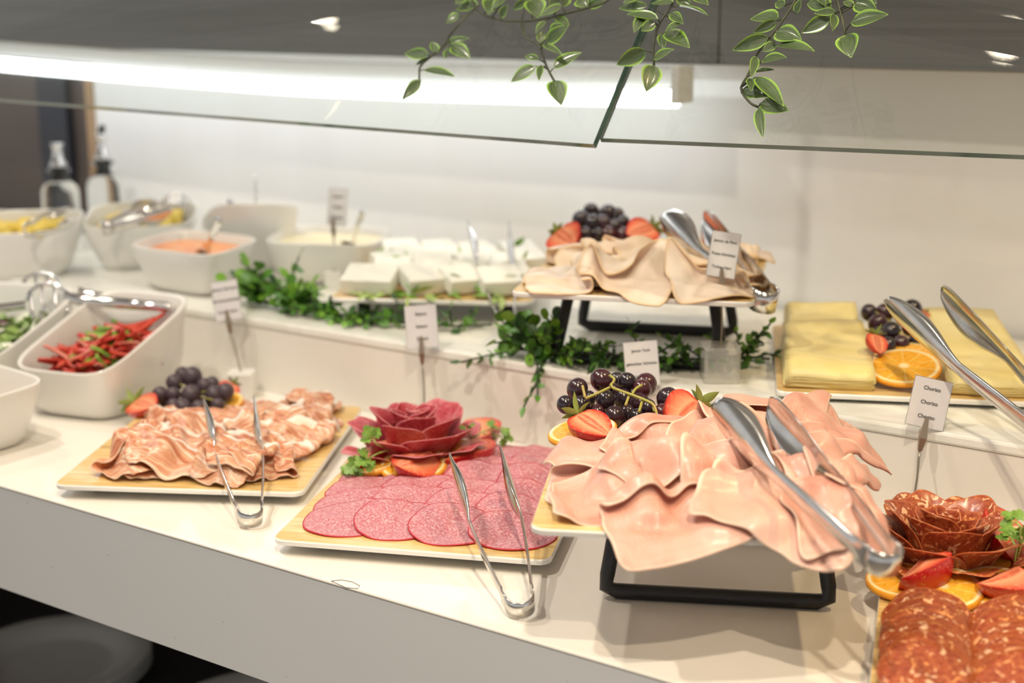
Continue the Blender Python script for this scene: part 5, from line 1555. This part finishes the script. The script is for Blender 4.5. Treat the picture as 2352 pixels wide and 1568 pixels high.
# ================================================================ artificial vines hanging over the glass
VN = gn; V0 = c1 + gn * 0.016
def PV(x, y, off=0.0):
    d = ray(x, y); return CAM + d * (((V0 + VN * off - CAM) @ VN) / (d @ VN))
def vine(stems, leaves, label, seed):
    rg = np.random.default_rng(seed)
    b0 = PV(*stems[0][0])
    root = tag(empty('hanging_vine', b0), label, 'plant', 'hanging artificial vines')
    lst = []
    for st_ in stems:
        lst.append(([q - b0 for q in spline([PV(x, y, 0.004 * math.sin(i * 1.3)) for i, (x, y) in enumerate(st_)], 20)], 0.0013))
    for (bx, by_, tx, ty, w_) in leaves:
        off = rg.uniform(-0.006, 0.020)
        a = PV(bx, by_, off * 0.5); t_ = PV(tx, ty, off)
        d = t_ - a; ln = np.linalg.norm(d)
        wd = w_ * (a - CAM) @ FWD / FPX
        n = unit(-FWD + np.array([0, 0, 0.45]) + rg.normal(0, 0.28, 3))
        leaf_obj('leaf', a - b0, d, n, ln, wd * 1.3, MT['vine_leaf'], root, bend=rg.choice([0.1, 0.2, 0.3]), cup=0.25)
        best = min(((np.linalg.norm(q + b0 - a), q) for pts, r in lst[:len(stems)] for q in pts), key=lambda z: z[0])
        if best[0] < 0.05: lst.append(([best[1], a - b0], 0.0007))
    tubes('stem', lst, MT['vine_stem'], root, 6)
    return root
vine([[(1460, -60), (1399, 0), (1327, 24), (1259, 41), (1198, 49), (1140, 44), (1096, 25), (1080, -20), (1090, -60)], [(1092, 20), (1072, 37), (1035, 78), (1026, 97), (1004, 119), (967, 150), (963, 182)], [(1196, 49), (1208, 85), (1239, 105), (1246, 129), (1259, 160), (1273, 186)]],
     [(985, 126, 926, 122, 24), (1004, 121, 990, 94, 18), (985, 136, 950, 147, 12), (1028, 98, 1077, 83, 14), (1038, 106, 1079, 130, 26), (1031, 109, 1021, 132, 16), (975, 160, 1046, 168, 25), (966, 184, 922, 229, 22), (1056, 36, 1021, 50, 24),
      (1237, 136, 1201, 125, 14), (1230, 153, 1171, 188, 26), (1242, 150, 1237, 180, 14), (1271, 156, 1336, 117, 30), (1273, 185, 1290, 238, 38), (1246, 102, 1290, 117, 15), (1256, 99, 1303, 54, 28), (1239, 99, 1247, 68, 17), (1265, 78, 1290, 52, 25), (1252, 48, 1228, 72, 14), (1276, 42, 1308, 52, 16),
      (1225, 0, 1235, 38, 40), (1208, 2, 1176, 23, 16), (1290, 12, 1238, 37, 18), (1330, -2, 1348, 14, 30), (1100, 12, 1038, 16, 24), (1130, 0, 1122, 28, 30), (1160, -5, 1125, 20, 22), (1290, -15, 1300, 12, 30), (1390, 5, 1340, 12, 22), (1150, 40, 1165, 10, 18), (1070, -10, 1045, 8, 20), (1280, 0, 1262, 16, 22)],
     'artificial vine with the longest sprays, hanging over the left glass pane', 1)
vine([[(1570, -60), (1548, 3), (1521, 44), (1507, 75), (1500, 112), (1502, 150)]],
     [(1484, 116, 1412, 151, 32), (1502, 136, 1547, 109, 22), (1501, 150, 1487, 206, 38), (1528, 75, 1584, 100, 34), (1518, 78, 1524, 112, 15), (1565, 51, 1525, 68, 16), (1541, 31, 1567, 51, 18), (1511, 44, 1434, 20, 26), (1504, 51, 1472, 71, 20), (1477, 37, 1455, 71, 20), (1487, 14, 1416, 17, 22), (1548, 5, 1494, 7, 16), (1560, 15, 1631, 22, 26), (1590, -10, 1628, 8, 24), (1555, -5, 1590, 12, 18), (1470, -12, 1430, 5, 20)],
     'artificial vine hanging at the joint of the two glass panes', 2)
vine([[(1850, -60), (1827, 0), (1790, 58), (1742, 119), (1719, 170), (1702, 204), (1722, 235), (1742, 246)], [(1915, -60), (1923, 0), (1930, 27), (1943, 80)]],
     [(1746, 238, 1812, 253, 34), (1742, 248, 1751, 315, 22), (1705, 206, 1766, 218, 34), (1736, 177, 1802, 235, 36), (1722, 180, 1726, 204, 17), (1735, 165, 1780, 158, 16), (1736, 129, 1727, 175, 18), (1750, 140, 1805, 126, 26), (1765, 85, 1678, 116, 30), (1782, 75, 1840, 86, 40), (1783, 105, 1872, 102, 34), (1788, 42, 1719, 37, 36), (1785, 48, 1727, 77, 18), (1802, 14, 1780, 5, 20), (1828, 30, 1838, -5, 16),
      (1943, 80, 1953, 126, 44), (1955, 53, 2040, 30, 34), (1906, 41, 1839, 76, 26), (1916, 31, 1913, 70, 20), (1919, 26, 1868, 30, 16), (1899, 12, 1852, 8, 30), (1963, 8, 2014, 22, 34), (1960, 15, 1936, 0, 18), (1780, 100, 1752, 118, 18), (1880, -5, 1910, 16, 26), (1990, -8, 2012, 6, 20)],
     'artificial vine hanging over the right glass pane in two strands', 3)
# grapes and fruit at the back of the cured ham board
gp = [(418, 860, 18, .02), (441, 866, 24), (401, 879, 20), (470, 888, 20), (488, 880, 16, .02), (367, 906, 19), (397, 906, 18), (438, 906, 23), (492, 905, 20), (517, 900, 21), (383, 922, 18, .02), (398, 932, 17), (420, 935, 20), (457, 938, 20), (500, 930, 16), (470, 918, 19, .02)]
grape_bunch(gp, 1.80, 0.0007, 'dusty purple grape bunch on the cured ham board', bp.pt(0.09, 0.24, 0.0), key='grape_dusty')
strawberry(PD(308, 922, 1.76), PD(356, 932, 1.72), TOC + np.array([0, 0, 0.8]), 'strawberry half left of the dusty grapes', 0.38, math.pi, True, 'cut strawberries')
strawberry(PD(535, 880, 1.84), PD(508, 912, 1.82), TOC, 'strawberry half right of the dusty grapes', 0.5, math.pi, True, 'cut strawberries')
orange_slice(PD(520, 928, 1.78), unit(np.array([0, -0.4, 1])), 0.022, 'small orange slice beside the dusty grapes')
